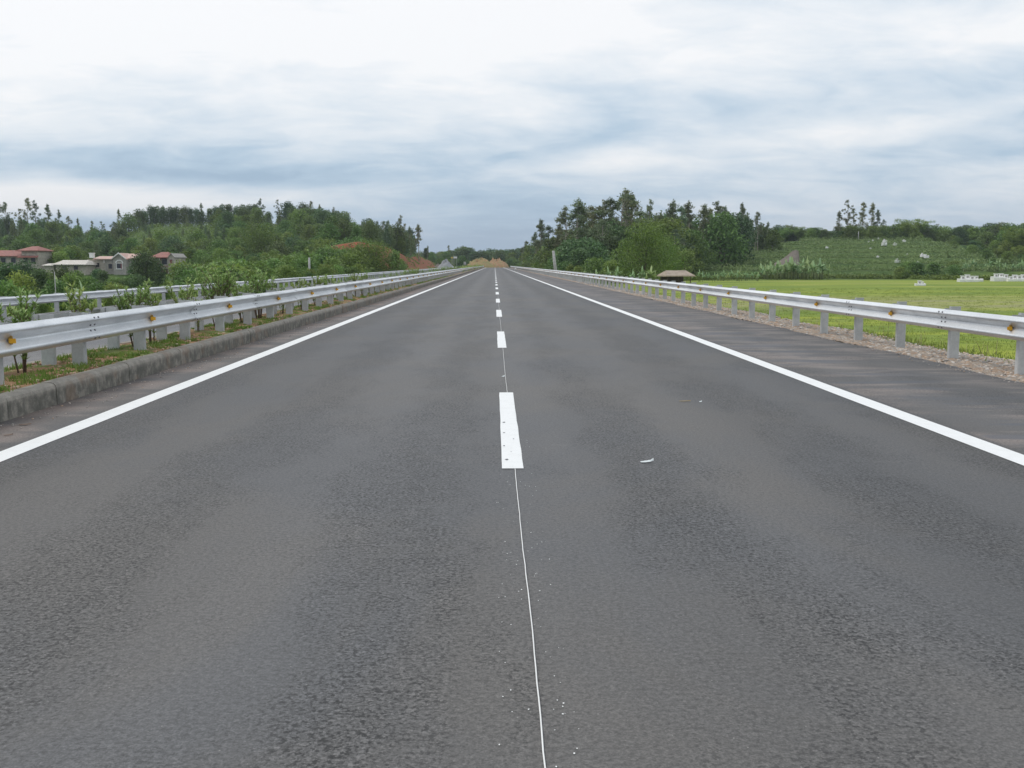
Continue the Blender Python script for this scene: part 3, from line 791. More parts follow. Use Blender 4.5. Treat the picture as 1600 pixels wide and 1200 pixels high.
def mk_round(kind, seed, Hh, wd, mat, bark, n, leaf, lumps, low=.25, ar=.55, shell=.55):
    rs = np.random.RandomState(seed); rr = random.Random(seed); mb = MB()
    mb.tube([(0, 0, -.5), (.1, 0, Hh*.25), (rr.uniform(-.2, .2), .1, Hh*.55), (rr.uniform(-.3, .3), 0, Hh*.8)], [.028*Hh, .022*Hh, .014*Hh, .006*Hh], 7)
    blobs = []
    for k in range(lumps):
        z = low + (1-low)*(k + .5)/lumps; ring = math.sin(math.pi*min(1, (z - low)/(1 - low)*(.50 if kind in ('mango', 'darkbig') else .78) + (.36 if kind in ('mango', 'darkbig') else .22)))**(.7 if kind == 'mango' else 1)
        an = k*2.4 + rr.uniform(-.5, .5); r = wd*.5*ring*rr.uniform(.35, .85)
        s = wd*rr.uniform(.15, .27)
        c = (r*math.cos(an), r*math.sin(an), Hh*z*.93)
        blobs.append((*c, s*rr.uniform(.9, 1.3), s*rr.uniform(.9, 1.3), s*rr.uniform(.6, .9)))
        if k % 2 == 0: mb.tube([(0, 0, Hh*z*.6), (c[0]*.5, c[1]*.5, Hh*z*.72), c], [.010*Hh, .007*Hh, .003*Hh], 4, False)
    blobs.append((0, 0, Hh*.6, wd*.24, wd*.24, Hh*.22))
    V, Fq, T = leaves(blobs, n, leaf, rs, ar, .3, shell)
    proto(kind, [('trunk', mb.mesh('trunk', bark)), ('crown', npmesh('crown', V, Fq, mat, T))])
for s_ in range(4): mk_round('dark', 200+s_, 8, [6.2, 7.2, 5.4, 6.6][s_], M['leaf_dark'], M['bark'], 3600, .42, 24, .18)
for s_ in range(4): mk_round('mid', 300+s_, 7, [6.0, 7.0, 5.0, 6.4][s_], M['leaf_mid'], M['bark'], 3400, .40, 22, .12, .5)
for s_ in range(4): mk_round('light', 400+s_, 5, [4.2, 5.0, 3.6, 4.6][s_], M['leaf_light'], M['bark'], 2600, .36, 18, .05, .42, .4)
for s_ in range(2): mk_round('darkbig', 470+s_, 9, 5.4, M['leaf_dark'], M['bark'], 5200, .38, 40, .12, .5, .5)
for s_ in range(3): mk_round('mango', 450+s_, 9, 8.6, M['leaf_bright'], M['bark'], 11500, .27, 46, .12, .5, .5)

def mk_young(seed):
    """young plantation tree, 7 m, narrow cone"""
    rs = np.random.RandomState(seed); rr = random.Random(seed); mb = MB()
    mb.tube([(0, 0, -.4), (.05, 0, 3), (0, .05, 6.6)], [.09, .06, .02], 5)
    blobs = []
    for k in range(15):
        t = (k + .5)/15; z = 1.2 + 5.5*t; r = 1.35*(1 - t)**.6*rr.uniform(.4, .9); an = k*2.4
        s = .35 + .5*(1-t)*rr.uniform(.7, 1.2); blobs.append((r*math.cos(an), r*math.sin(an), z, s, s, s*1.2))
    V, Fq, T = leaves(blobs, 1500, .36, rs, .4, .3, .3)
    proto('young', [('trunk', mb.mesh('trunk', M['bark_pale'])), ('crown', npmesh('crown', V, Fq, M['leaf_young'], T))])
for s_ in range(4): mk_young(500+s_)

def strapleaf(base, az, L, wd, rise, droop, seg=6, twist=0.0):
    """arched strap leaf: returns V (2*(seg+1)), quads"""
    vs = []; c, s = math.cos(az), math.sin(az)
    for i in range(seg+1):
        t = i/seg; r = L*(t*math.cos(rise)*(1) + droop*.25*t*t); z = L*(t*math.sin(rise) - droop*t*t*.75)
        ww = wd*.5*math.sin(math.pi*min(1, .08 + .92*t))**.6 if t < 1 else .02*wd
        vs.append((base[0] + r*c - ww*s, base[1] + r*s + ww*c, base[2] + z)); vs.append((base[0] + r*c + ww*s, base[1] + r*s - ww*c, base[2] + z))
    return vs, [(2*i, 2*i+1, 2*i+3, 2*i+2) for i in range(seg)]
def mk_banana(seed):
    rr = random.Random(seed); rs = np.random.RandomState(seed); mb = MB()
    V, Fq, T = [], [], []
    for (sx_, sy_, sh) in [(0, 0, 1), (rr.uniform(.7, 1.2), rr.uniform(-.6, .6), .75), (-rr.uniform(.7, 1.1), rr.uniform(-.6, .6), .62)]:
        hh = 2.1*sh; mb.tube([(sx_, sy_, -.3), (sx_, sy_, hh*.5), (sx_+.05, sy_, hh)], [.14*sh, .12*sh, .07*sh], 7)
        nl = 9
        for k in range(nl):
            az_ = k*2.4 + rr.uniform(-.3, .3); rise = rr.uniform(.5, 1.3) if k < 8 else 1.45
            vs, fs = strapleaf((sx_, sy_, hh - .1), az_, rr.uniform(1.5, 2.3)*sh, rr.uniform(.38, .55)*sh, rise, rr.uniform(.4, 1.0) if k < 8 else .2)
            b = len(V); V += vs; Fq += [tuple(i + b for i in f) for f in fs]; tt = rr.uniform(.1, .75) if k < 8 else .9; T += [min(1, tt + rr.uniform(-.1, .12)) for _ in fs]
    proto('banana', [('stem', mb.mesh('stem', M['pseudostem'])), ('foliage', npmesh('foliage', V, Fq, M['leaf_banana'], T))])
for s_ in range(4): mk_banana(600+s_)

def mk_bamboo(seed):
    rr = random.Random(seed); rs = np.random.RandomState(seed); mb = MB(); blobs = []
    for k in range(26):
        an = rr.uniform(0, 6.283); L = rr.uniform(6, 9.5); sp = rr.uniform(.2, 2.8)
        p = [(.5*math.cos(an)*t + sp*math.cos(an)*t*t, .5*math.sin(an)*t + sp*math.sin(an)*t*t, L*(t - .22*t**3)) for t in (0, .25, .5, .75, 1)]
        mb.tube(p, [.05, .045, .04, .03, .01], 5, False)
        for q, s in ((p[2], .6), (p[3], .75), (p[4], .6)):
            blobs.append((q[0]+rr.uniform(-.3, .3), q[1]+rr.uniform(-.3, .3), q[2], s*1.1, s*1.1, s*.8))
    V, Fq, T = leaves(blobs, 5200, .42, rs, .22, -1, .2)
    proto('bamboo', [('culms', mb.mesh('culms', M['pseudostem'])), ('foliage', npmesh('foliage', V, Fq, M['leaf_light'], T))])
for s_ in range(3): mk_bamboo(700+s_)

def mk_ole(seed, Hh=1.1, nst=5, spread=.22, dense=1.0, tree=False):
    """young oleander: thin stems with whorls of upright lance leaves"""
    rr = random.Random(seed); V, Fq, T = [], [], []; mb = MB()
    def sprig(p, n, L, low=False):
        for k in range(n):
            az_ = k*2.4 + rr.uniform(-.4, .4); vs, fs = strapleaf(p, az_, L*rr.uniform(.7, 1.15), rr.uniform(.015, .023), rr.uniform(.5, 1.4), rr.uniform(.1, .5), 3)
            b = len(V); V.extend(vs); Fq.extend([tuple(i + b for i in f) for f in fs]); tt = rr.uniform(.05, .95); T.extend([tt]*len(fs))
    for s_ in range(nst):
        an = s_*2.4 + rr.uniform(-.5, .5); sp = spread*rr.uniform(.3, 1.1); hh = Hh*rr.uniform(.72, 1.0) - .12
        p0 = Vector((.03*math.cos(an), .03*math.sin(an), -.05)); p1 = Vector((sp*.45*math.cos(an), sp*.45*math.sin(an), hh*.5)); p2 = Vector((sp*math.cos(an), sp*math.sin(an), hh))
        mb.tube([p0, p1, p2], [.011, .008, .004], 5)
        m_ = int(11*dense)
        for k in range(m_):
            t = (.30 if not tree else .55) + (1 - (.30 if not tree else .55))*k/(m_-1)
            p = p0.lerp(p1, t*2) if t < .5 else p1.lerp(p2, t*2 - 1)
            sprig(p, rr.randint(6, 9), .095 if k < m_-2 else .125)
        if tree or rr.random() < .8:
            for q in range(3 if not tree else 6):
                t = rr.uniform(.45, .8); p = p0.lerp(p1, t*2) if t < .5 else p1.lerp(p2, t*2 - 1); a2 = rr.uniform(0, 6.283); e = p + Vector((.16*math.cos(a2), .16*math.sin(a2), rr.uniform(.10, .28)))*(1.6 if tree else 1)
                mb.tube([p, (p+e)/2 + Vector((0, 0, -.01)), e], [.006, .005, .003], 4, False)
                for j in range(3): sprig(p.lerp(e, .45 + .27*j), 8, .10)
    proto('oletree' if tree else 'ole', [('stem', mb.mesh('stem', M['stem'])), ('foliage', npmesh('foliage', V, Fq, M['leaf_ole'], T))])
for s_ in range(6): mk_ole(800+s_, 1.1, [5, 4, 6, 3, 5, 7][s_], [.22, .16, .28, .12, .3, .25][s_], [1, .8, 1.1, .9, 1, 1.2][s_])
mk_ole(850, 1.25, 7, .42, 1.0, True)

rnd = random.Random(77)
cnt = {}
PH = {'euc': 14, 'dark': 8, 'mid': 7, 'light': 5, 'mango': 9, 'darkbig': 9, 'young': 7, 'banana': 3.7, 'bamboo': 8, 'ole': 1.1, 'oletree': 1.3}
NAME = {'euc': 'eucalyptus_tree', 'dark': 'dark_tree', 'mid': 'leafy_tree', 'light': 'bushy_tree', 'mango': 'spreading_tree', 'darkbig': 'spreading_tree', 'young': 'young_tree', 'banana': 'banana_plant', 'bamboo': 'bamboo_clump', 'ole': 'oleander_shrub', 'oletree': 'oleander_shrub'}
CAT = {'banana': 'banana plant', 'bamboo': 'bamboo', 'ole': 'shrub', 'oletree': 'shrub'}
def put(kind, x, y, hgt, label, group=None, z=None, var=None, wide=1.0, cat=None, name=None):
    ps = PROTO[kind]; i = rnd.randrange(len(ps)) if var is None else var % len(ps)
    if z is None: z = H1(x, y) - .1
    s = hgt/PH[kind]
    r = empty(name or NAME[kind], (x, y, z), rnd.uniform(0, 6.283), label, cat or CAT.get(kind, 'tree'), group, (s*wide, s*wide, s))
    for nm, me in ps[i]: link(nm, me, r)
    return r
def at(u, D): return (X_of(u, D), D)
def putpx(kind, u, D, ytop, label, group=None, **k):
    """plant whose top reaches row ytop of the photograph"""
    x, y = at(u, D)
    while 2 < x < 12.5 and D < 480: D *= 1.04; x, y = at(u, D)
    z = H1(x, y) - .1
    return put(kind, x, y, max(.8, 1.4 + (HY - ytop)/F*D - z), label, group, z=z, **k)

# --- oleanders in the median
oles = [(8.0, 1.0, 2, 'ole'), (10.75, 1.08, 0, 'ole'), (12.3, 1.10, 1, 'ole'), (14.1, 1.06, 5, 'ole'), (14.85, 1.08, 3, 'ole'), (16.4, 1.05, 4, 'ole'), (17.2, .75, 3, 'ole'),
        (18.4, 1.36, 0, 'oletree'), (20.1, 1.05, 2, 'ole'), (21.6, 1.25, 5, 'ole'), (22.6, 1.15, 1, 'ole')]
olab = ['oleander in the median at the left picture edge, nearest the camera', 'leafy young oleander poking above the near median guardrail at far left',
        'thin leaning oleander right of the leftmost bushes, dark leaves below the rail top', 'fan shaped oleander with pale tips in front of the grey two-storey house',
        'upright slim oleander with a few reddish tips beside the fan shaped one', 'low spreading pale oleander right of the slim upright one',
        'shortest oleander tuft in the near median, left of the tree-like one', 'largest tree-like oleander with a bare trunk rising over both rails',
        'loose thin stemmed oleander just past the tree-like one', 'tall airy oleander with many stems past the tree-like one', 'narrow oleander before the long even row begins']
for (y, h, v_, k), lb in zip(oles, olab):
    put(k, -5.06 + rnd.uniform(-.04, .04), y, h, lb, 'oleanders planted in the median', z=.2, var=v_)
y = 23.8
while y < 150:
    put('ole', -5.06 + rnd.uniform(-.08, .08), y, rnd.uniform(.75, 1.12), 'young oleander in the long distant row between the two median guardrails', 'oleanders in the distant median row', z=.2, wide=rnd.uniform(.8, 1.1))
    y += rnd.uniform(1.1, 2.4)*(1 if y < 70 else 1.6)
mb = None
# far end of the row reads as one hedge line
def clumpfield(name, pts, n_per, rad, hz, leaf, mat, seed, ar=.4, kind='stuff', label=None):
    rs = np.random.RandomState(seed); pts = np.array(pts, float); n = len(pts)*n_per
    idx = np.repeat(np.arange(len(pts)), n_per)
    d = rs.randn(n, 3); d /= np.linalg.norm(d, axis=1)[:, None]; r = .4 + .6*rs.rand(n)
    sc = pts[idx, 3]
    P = pts[idx, :3] + d*np.stack([rad*sc, rad*sc, hz*sc], 1)*r[:, None]; P[:, 2] += hz*sc*.9
    a = rs.randn(n, 3)*.8 + d*.7; a /= np.linalg.norm(a, axis=1)[:, None]
    nr = rs.randn(n, 3)*.6; nr[:, 2] += 1; b = np.cross(a, nr); b /= np.linalg.norm(b, axis=1)[:, None] + 1e-6
    s = leaf*(.6 + .8*rs.rand(n))[:, None]
    V = np.stack([P - a*s*.5, P + b*s*ar*.5, P + a*s*.5, P - b*s*ar*.5], 1).reshape(-1, 3)
    T = np.clip(.4*rs.rand(len(pts))[idx] + .6*rs.rand(n), 0, 1)
    o = link(name, npmesh(name, V, np.arange(4*n).reshape(n, 4), mat, T)); tag(o, kind=kind)
    if label: o['label'] = label
    return o
rs = np.random.RandomState(3)
clumpfield('median_hedge', [(-5.06 + rs.randn()*.1, yy, .2, rs.uniform(.8, 1.2)) for yy in np.arange(150, 430, .9)], 22, .35, .5, .28, M['leaf_ole'], 4,
           label='far oleander row merging into one green strip along the median')

# --- crops on the terraces
pts = []
for D in np.arange(203, 336, 1.55):
    for u in np.arange(1000, 1680, 4.2*205/D):
        uu = u + rs.uniform(-1.5, 1.5); x = X_of(uu, D); yy = D + rs.uniform(-.35, .35)
        D0 = np.interp(uu, [1000, 1040, 1200, 1330, 1400, 1500, 1600], [245, 222, 207, 209, 202, 182, 174])
        if yy < D0: continue
        if uu > 1480 and yy > 300 - (uu - 1480)*.5: continue
        zc = 1.4 + (HY - np.interp(uu, RU, RY))/F*330; D0h = np.interp(uu, [1000, 1200, 1330, 1400, 1500, 1600], [190, 205, 207, 200, 178, 170])
        sq = min(1, max(0, (yy - D0h)/(330 - D0h))); sq = min(1, max(0, sq + .03*float(wob(x, yy, 22))*min(1, sq*8)))
        q = sq*(zc + 1.5)/ST; fr = q - math.floor(q)
        if q > .3 and fr > .52: continue
        pts.append((x, yy, 0, rs.uniform(.75, 1.25)*(1.5 if fr < .14 else .72)))
pa = np.array(pts); pa[:, 2] = height(pa[:, 0], pa[:, 1]) - .15
patch = wob(pa[:, 0], pa[:, 1]*1.5, 9)
pa[:, 3] *= np.where(patch > .15, 1.15, .9)
keep = ~((rs.rand(len(pa)) < .10))
clumpfield('terrace_crops', pa[keep], 17, .72, .52, .46, M['leaf_crop'], 5, .38, label='rows of green cassava bushes covering the terraced hill')

# --- left hill forest
HG = 'trees covering the left hill'
def forest():
    rr = random.Random(21); placed = []
    n = 0; tries = 0
    while n < 285 and tries < 9000:
        tries += 1
        D = 405 - 185*rr.random()**.75; u = rr.uniform(-50, 690); x, y = at(u, D)
        if x > -28.3: continue
        if D < 236 and 480 < u < 700: continue
        if D < 232: continue
        dd = (3.4 if D < 300 else 4.1)*(1.0 + (D > 350)*.25)
        if any((x-a)**2 + (y-b)**2*.5 < dd*dd for a, b in placed): continue
        terr = 205 < u < 345 and 300 < D
        if terr:
            if D > 385: continue
            kind, h = 'young', rr.uniform(2.6, 4.2)
            lab, g = 'small pale young tree in the planted rows on the upper left hill', 'young plantation trees on the left hill'
        elif u > 560:
            kind = rr.choice(['young', 'young', 'dark', 'euc']); h = rr.uniform(6.0, 9.0); lab, g = 'slender tree in the dark wood above the red earth cutting', 'trees above the red earth cutting'
        elif D > 330 and u < 205:
            kind = rr.choice(['young', 'young', 'euc', 'mid']); h = rr.uniform(5.5, 8.5); lab, g = 'tree along the wooded skyline at the far left of the hill', 'skyline trees at the far left'
        elif D > 330 and u > 440:
            kind = rr.choice(['dark', 'dark', 'dark', 'mid']); h = rr.uniform(7, 9.5); lab, g = 'dark round tree in the dense grove on the left hilltop', 'grove on the left hilltop'
        else:
            kind = rr.choice(['mid', 'mid', 'dark', 'young', 'light']); h = {'mid': rr.uniform(5, 7.5), 'dark': rr.uniform(5.5, 8), 'young': rr.uniform(5, 7.5), 'light': rr.uniform(3.6, 5.2)}[kind]
            lab = {'mid': 'mid green bushy tree on the slope of the left hill', 'dark': 'dark rounded tree on the slope of the left hill', 'young': 'slim young tree on the slope of the left hill', 'light': 'light green low tree on the slope of the left hill'}[kind]
            g = HG
        put(kind, x, y, h, lab, g, wide=rr.uniform(.95, 1.2)); placed.append((x, y)); n += 1
forest()
# undergrowth on the left hill
pts = []
for i in range(5200):
    D = rs.uniform(215, 412) if i > 700 else rs.uniform(385, 412); u = rs.uniform(-60, 690); x, y = at(u, D)
    if x > -30.5: continue
    if D < 235 and u > 480: continue
    pts.append((x, y, 0, rs.uniform(.7, 1.5)))
pa = np.array(pts); pa[:, 2] = height(pa[:, 0], pa[:, 1]) - .2
clumpfield('undergrowth', pa, 14, .9, .75, .5, M['leaf_mid'], 6, .5, label='low green undergrowth between the trees on the left hill')
# row of dark trees along the crest
for i, u in enumerate(np.arange(218, 402, 10.2)):
    putpx('dark', u + rnd.uniform(-2, 2), 398 + rnd.uniform(-4, 4), 328 + rnd.uniform(-3.5, 4) - (3 if u > 330 else 0), 'dark tree in the even row along the crest of the left hill', 'dark row on the left crest', wide=.8)
# emergent trees, each told apart
em = [(2, 390, 318, .55, 'tall tree cut by the left picture edge, above the skyline'), (14, 395, 319, .6, 'tall dark bushy topped tree, first from the left on the skyline'), (47, 392, 313, .5, 'tallest thin tree with layered tufts on the left skyline'),
      (60, 396, 315, .5, 'thin tree with a round tuft right of the tallest on the left skyline'), (33, 394, 328, .5, 'lower thin tree left of the tallest on the left skyline'),
      (79, 390, 321, .9, 'broad crowned tall tree on the left skyline'), (95, 393, 329, .5, 'slender tree just right of the broad crowned one'),
      (110, 396, 340, .6, 'shorter tree in the falling skyline left of the gap'), (126, 397, 342, .6, 'small pointed tree in the falling skyline'), (147, 398, 346, .5, 'small twin topped tree in the low dip of the skyline'),
      (162, 398, 347, .5, 'small narrow tree in the low dip of the skyline'),
      (190, 396, 328, .38, 'lone spindly tree with horizontal tiers left of the dark row'), (199, 398, 341, .5, 'short tree beside the lone spindly one'),
      (259, 402, 323, .35, 'thin reddish tree poking over the dark crest row'), (318, 401, 319, .7, 'flat topped tree spreading above the dark crest row'),
      (410, 385, 312, .75, 'tall open tree rising highest on the middle of the left hill'), (438, 388, 314, .5, 'feathery tree right of the highest on the left hill'), (451, 386, 319, .6, 'dark tufted tree beside the feathery one'),
      (489, 388, 317, .45, 'thin tree top above the round dark grove'), (501, 390, 321, .45, 'second thin tree top above the round dark grove'), (522, 388, 325, .7, 'bushy tree top at the right shoulder of the dark grove'),
      (581, 345, 343, .45, 'pointed tree where the left hill starts to fall'), (607, 335, 345, .75, 'palm-like tree with a dense round head above the wood'),
      (626, 335, 337, .5, 'tallest tiered tree near the right end of the left hill'), (641, 345, 354, .45, 'short tree between the tiered one and the ragged one'), (655, 345, 351, .8, 'ragged sparse tree at the right end of the left hill'), (668, 405, 384, .8, 'last low tree at the foot of the left hill beside the road')]
for (u, D, yt, wd, lb) in em: putpx('euc', u, D, yt, lb, wide=1.0 if wd > .7 else .8)
rr = random.Random(31)
for i in range(90):
    u = rr.uniform(560, 676); yt = np.interp(u, [566, 600, 640, 655, 668, 676], [352, 358, 360, 368, 384, 398]) + rr.uniform(-2, 12); D = rr.uniform(262, 415)
    x, y = at(u, D)
    if x > -27.6: continue
    putpx(rr.choice(['young', 'dark', 'young', 'mid']), u, D, yt, 'slender tree in the dark wood above the red earth cutting', 'trees above the red earth cutting', wide=.9)
for i in range(26):
    u = rr.uniform(455, 575); yt = np.interp(u, [455, 490, 520, 575], [330, 326, 329, 349]) + rr.uniform(0, 14); D = rr.uniform(330, 395)
    putpx('dark', u, D, yt, 'dark round tree in the dense grove on the left hilltop', 'grove on the left hilltop', wide=1.0)
for i in range(34):
    u = rr.uniform(-10, 205); yt = np.interp(u, [0, 60, 100, 150, 175, 205], [340, 341, 349, 357, 356, 350]) + rr.uniform(0, 8); D = rr.uniform(370, 400)
    putpx(rr.choice(['young', 'mid', 'dark', 'young']), u, D, yt, 'tree along the wooded skyline at the far left of the hill', 'skyline trees at the far left', wide=.9)

# --- village trees and bushes, left middle distance  (u, D, ytop, kind)
rr = random.Random(41)
G2 = 'trees round the village left of the road'
fr = [(-10, 120, 408, 'mid'), (15, 105, 412, 'dark'), (38, 130, 408, 'dark'), (30, 90, 428, 'light'), (60, 120, 421, 'dark'), (8, 70, 440, 'light'), (75, 140, 424, 'mid'), (95, 120, 420, 'dark'), (85, 95, 436, 'mid'),
      (120, 140, 422, 'mid'), (110, 100, 428, 'light'), (137, 130, 432, 'mid'), (151, 165, 421, 'dark'), (160, 160, 423, 'dark'), (150, 95, 440, 'mid'), (176, 90, 444, 'light'),
      (211, 168, 408, 'dark'), (224, 165, 391, 'darkbig'), (214, 130, 428, 'dark'), (246, 170, 405, 'dark'), (232, 110, 440, 'dark'), (262, 120, 437, 'mid'), (190, 100, 446, 'mid')]
vl = ['leafy tree cut by the left picture edge, below the red roofed house', 'dark tree in front of the red roofed house at far left', 'dark tree covering the foot of the red hipped house', 'light bush low at far left before the dark trees',
      'dark bush between the red roofed house and the pale roof', 'light green bush just behind the outer guardrail at far left', 'mid green tree left of the pale sheet roof', 'dark bush below the pale sheet roof', 'mid green bush under the pale roof, nearer the rail',
      'leafy tree at the right end of the pale sheet roof', 'light feathery bush below the pale roof', 'bush in front of the grey house water tank', 'dark tree in front of the grey house, left of its gable', 'second dark tree tight against the grey house gable',
      'low bush by the outer rail before the grey house', 'light shrub just behind the outer rail under the grey house gable', 'dark tree touching the right end of the pink roof', 'big dark spreading tree between the grey house and the red roofed one',
      'dark tree under the big spreading one', 'small dark tree in front of the balcony house', 'dark bush right of the awning near the outer rail', 'mid green bush at the foot of the balcony house', 'green bush under the awning of the grey house']
for (u, D, yt, k), lb in zip(fr, vl): putpx(k, u, D, yt, lb, G2, wide=.62 if u in (211, 246) else 1.0)
for (u, D, yt) in [(178, 150, 434), (187, 158, 437), (196, 150, 435), (203, 160, 430)]: putpx('mid', u, D, yt, 'low bush right under the awning of the grey house', 'bushes under the grey house awning', wide=1.4)
n = 0
while n < 44:
    D = rr.uniform(205, 232); u = rr.uniform(-30, 500)
    if (-10 < u < 66 and D < 222) or (125 < u < 215 and D < 224): continue
    yt = np.interp(u, [0, 200, 280, 380, 480], [392, 388, 396, 392, 396]) + rr.uniform(-8, 14)
    putpx(rr.choice(['mid', 'light', 'dark', 'mid']), u, D, yt, 'leafy tree at the foot of the left hill behind the houses', 'trees at the foot of the left hill', wide=1.1); n += 1
n = 0
while n < 62:
    u = rr.uniform(275, 655); D = rr.uniform(95, 200); x, y = at(u, D)
    if x > -23: continue
    yt = np.interp(u, [275, 400, 500, 535, 560, 600, 625, 655], [410, 405, 388, 386, 387, 394, 408, 412]) + rr.uniform(0, 16)
    k = rr.choice(['light', 'mid', 'light', 'mid', 'mid'])
    putpx(k, u, D, yt, 'bushy green tree in the thicket between the outer guardrail and the left hill', 'thicket beside the opposite carriageway', wide=1.1); n += 1
for (u, D, yt, k, lb) in [(480, 215, 372, 'bamboo', 'feathery bamboo leaning over the thicket left of the red cutting'), (502, 205, 371, 'bamboo', 'dense bamboo clump right beside the red earth cutting'),
                         (405, 250, 352, 'mango', 'large dark crowned tree low on the middle of the left hill'), (308, 235, 392, 'bamboo', 'pale bamboo at the hill foot right of the balcony house'),
                         (583, 190, 379, 'mango', 'broad leafy tree in front of the red earth cutting'), (556, 175, 391, 'mid', 'smaller leafy tree left of the broad one before the cutting'), (617, 190, 392, 'light', 'light green tree where the thicket ends by the cutting'),
                         (630, 225, 408, 'light', 'small bush at the foot of the red cutting near the road'), (340, 240, 380, 'mango', 'wide bright tree at the foot of the left hill behind the village')]:
    putpx(k, u, D, yt, lb, wide=1.0)
for i in range(9):
    putpx(rr.choice(['light', 'mid']), 506 + i*8, rr.uniform(186, 196), 387 + rr.uniform(-1, 4), 'bushy green tree in the thicket between the outer guardrail and the left hill', 'thicket beside the opposite carriageway', wide=1.0)
# verge shrubs just outside the outer rail
for i in range(46):
    D = 30 + i*2.7 + rr.uniform(-1, 1); x = rr.uniform(-20.5, -18.2)
    z = H1(x, D) - .1; hh = rr.uniform(1.2, 2.3) if D > 92 else max(.6, rr.uniform(-.3, .35) - z)
    put(rr.choice(['light', 'mid', 'light']), x, D, hh, 'low bush on the bank just outside the outer left guardrail', 'bushes behind the outer left guardrail', wide=1.3)
for (u, D, yt) in [(20, 92, 436), (88, 105, 430), (300, 105, 418), (128, 96, 434)]:
    putpx('banana', u, D, yt, 'banana plant on the bank behind the outer rail, %s' % {20: 'farthest left', 88: 'below the pale roof', 300: 'right of the balcony house', 128: 'below the grey house tank'}[u], 'banana plants behind the outer left rail')

# --- far centre: wood beyond the end of the road
rr = random.Random(51)
for i in range(120):
    u = rr.uniform(640, 850); D = rr.uniform(500, 640)
    yt = np.interp(u, [640, 690, 712, 724, 740, 770, 790, 805, 850], [395, 393, 388, 386, 390, 390, 392, 389, 384]) + rr.uniform(-1, 5)
    x, y = at(u, D); z = H1(x, y) - .1
    put(rr.choice(['dark', 'mid', 'dark', 'young']), x, y, max(3, 1.4 + (HY - yt)/F*D - z), 'tree in the distant wood beyond the end of the road', 'distant wood beyond the road end', z=z, wide=1.15)
putpx('euc', 701, 520, 383, 'thin lollipop shaped tree above the distant wood', wide=.8)
for i, (u, D, yt) in enumerate([(686, 440, 404), (722, 450, 400), (700, 430, 405), (796, 450, 404), (806, 430, 407), (815, 420, 409), (650, 420, 400), (672, 430, 402), (801, 455, 402)]):
    putpx('mid', u, D, yt, 'leafy bush at the foot of the distant wood by the road end', 'bushes by the road end', wide=1.5)

# --- right: eucalyptus grove and wood
G3 = 'eucalyptus grove right of the road'
eu = [(815, 330, 386, .7, 'leftmost small eucalyptus of the grove, close to the road'), (822, 300, 376, .9, 'low leaning eucalyptus left in the grove by the road'), (835, 280, 364, 1, 'ragged eucalyptus over the roadside pole, left part of the grove'),
      (846, 262, 343, .9, 'sparse topped eucalyptus left of the tall rounded one'), (858, 250, 352, 1.1, 'leaning eucalyptus behind the roadside pole'), (872, 232, 350, 1.0, 'eucalyptus with grey trunk right of the roadside pole'),
      (884, 222, 322, 1.0, 'high thin eucalyptus at the left side of the tall rounded crown'), (898, 212, 311, 1.35, 'tall eucalyptus with a big rounded crown and white trunk'), (911, 215, 322, 1.1, 'tall eucalyptus at the right side of the rounded crown'),
      (928, 220, 325, 1.1, 'eucalyptus in the gap right of the rounded crown'), (941, 205, 313, 1.0, 'eucalyptus with a narrow tuft left of the highest one'), (955, 200, 309, 1.1, 'dense eucalyptus under the highest one'),
      (966, 205, 303, 1.2, 'broad eucalyptus left beside the highest crown'), (978, 210, 296, .9, 'highest eucalyptus of all with a feathery top'), (988, 212, 303, .9, 'eucalyptus with drooping tuft right of the highest one'),
      (940, 190, 345, 1.1, 'lower eucalyptus with long bare pale trunk in mid grove'), (1001, 225, 330, .9, 'shorter eucalyptus in the dip of the grove skyline'), (1013, 235, 312, .55, 'lone eucalyptus with a small mushroom top'),
      (1030, 240, 334, 1.1, 'eucalyptus between the mushroom topped one and the twin heads'), (1052, 245, 313, 1.0, 'eucalyptus with open round head, left of the twin pair'), (1064, 240, 322, .9, 'slim eucalyptus close beside the open headed one'),
      (1078, 250, 315, 1.1, 'eucalyptus with white lower trunk in the right part of the grove'), (1097, 255, 320, 1.0, 'dense eucalyptus right of the white trunked one'), (1108, 262, 326, 1, 'half hidden eucalyptus in the right part of the grove'), (1120, 255, 315, 1.1, 'wide headed eucalyptus near the right end of the grove'),
      (1132, 262, 323, .8, 'eucalyptus with sagging side branch at the right of the wide head'), (1158, 285, 318, .7, 'tufted eucalyptus standing free above the wood'), (1165, 290, 332, .8, 'low eucalyptus under the free standing one'), (1183, 300, 333, .7, 'small eucalyptus right of the free standing one'), (1198, 305, 347, .8, 'last small eucalyptus before the terraced field top')]
for (u, D, yt, wd, lb) in eu: putpx('euc', u, D, yt, lb, G3, wide=wd*1.15)
rr = random.Random(61)
prof = ([805, 830, 860, 900, 960, 1000, 1040, 1080, 1120, 1160, 1200, 1210], [392, 385, 372, 358, 346, 341, 341, 341, 338, 341, 353, 366])
n = 0
while n < 150:
    u = rr.uniform(806, 1222); lo = np.interp(u, [806, 830, 860, 900, 1000, 1060, 1212], [330, 290, 240, 195, 190, 205, 300]); D = rr.uniform(lo, lo + 90 + (u > 1000)*30)
    if D > 345: D = rr.uniform(300, 345)
    x, y = at(u, D)
    if x < 10.5: continue
    yt = np.interp(u, *prof) + rr.uniform(-4, 34)
    k = rr.choice(['dark', 'euc', 'dark', 'mid', 'mid', 'mid'])
    lab, g = ('thinner eucalyptus among the darker trees of the roadside grove', 'filler eucalyptus in the grove') if k == 'euc' else ('dark green tree in the wood behind the eucalyptus grove', 'wood behind the eucalyptus grove')
    putpx(k, u, D, yt, lab, g, wide=1.1); n += 1
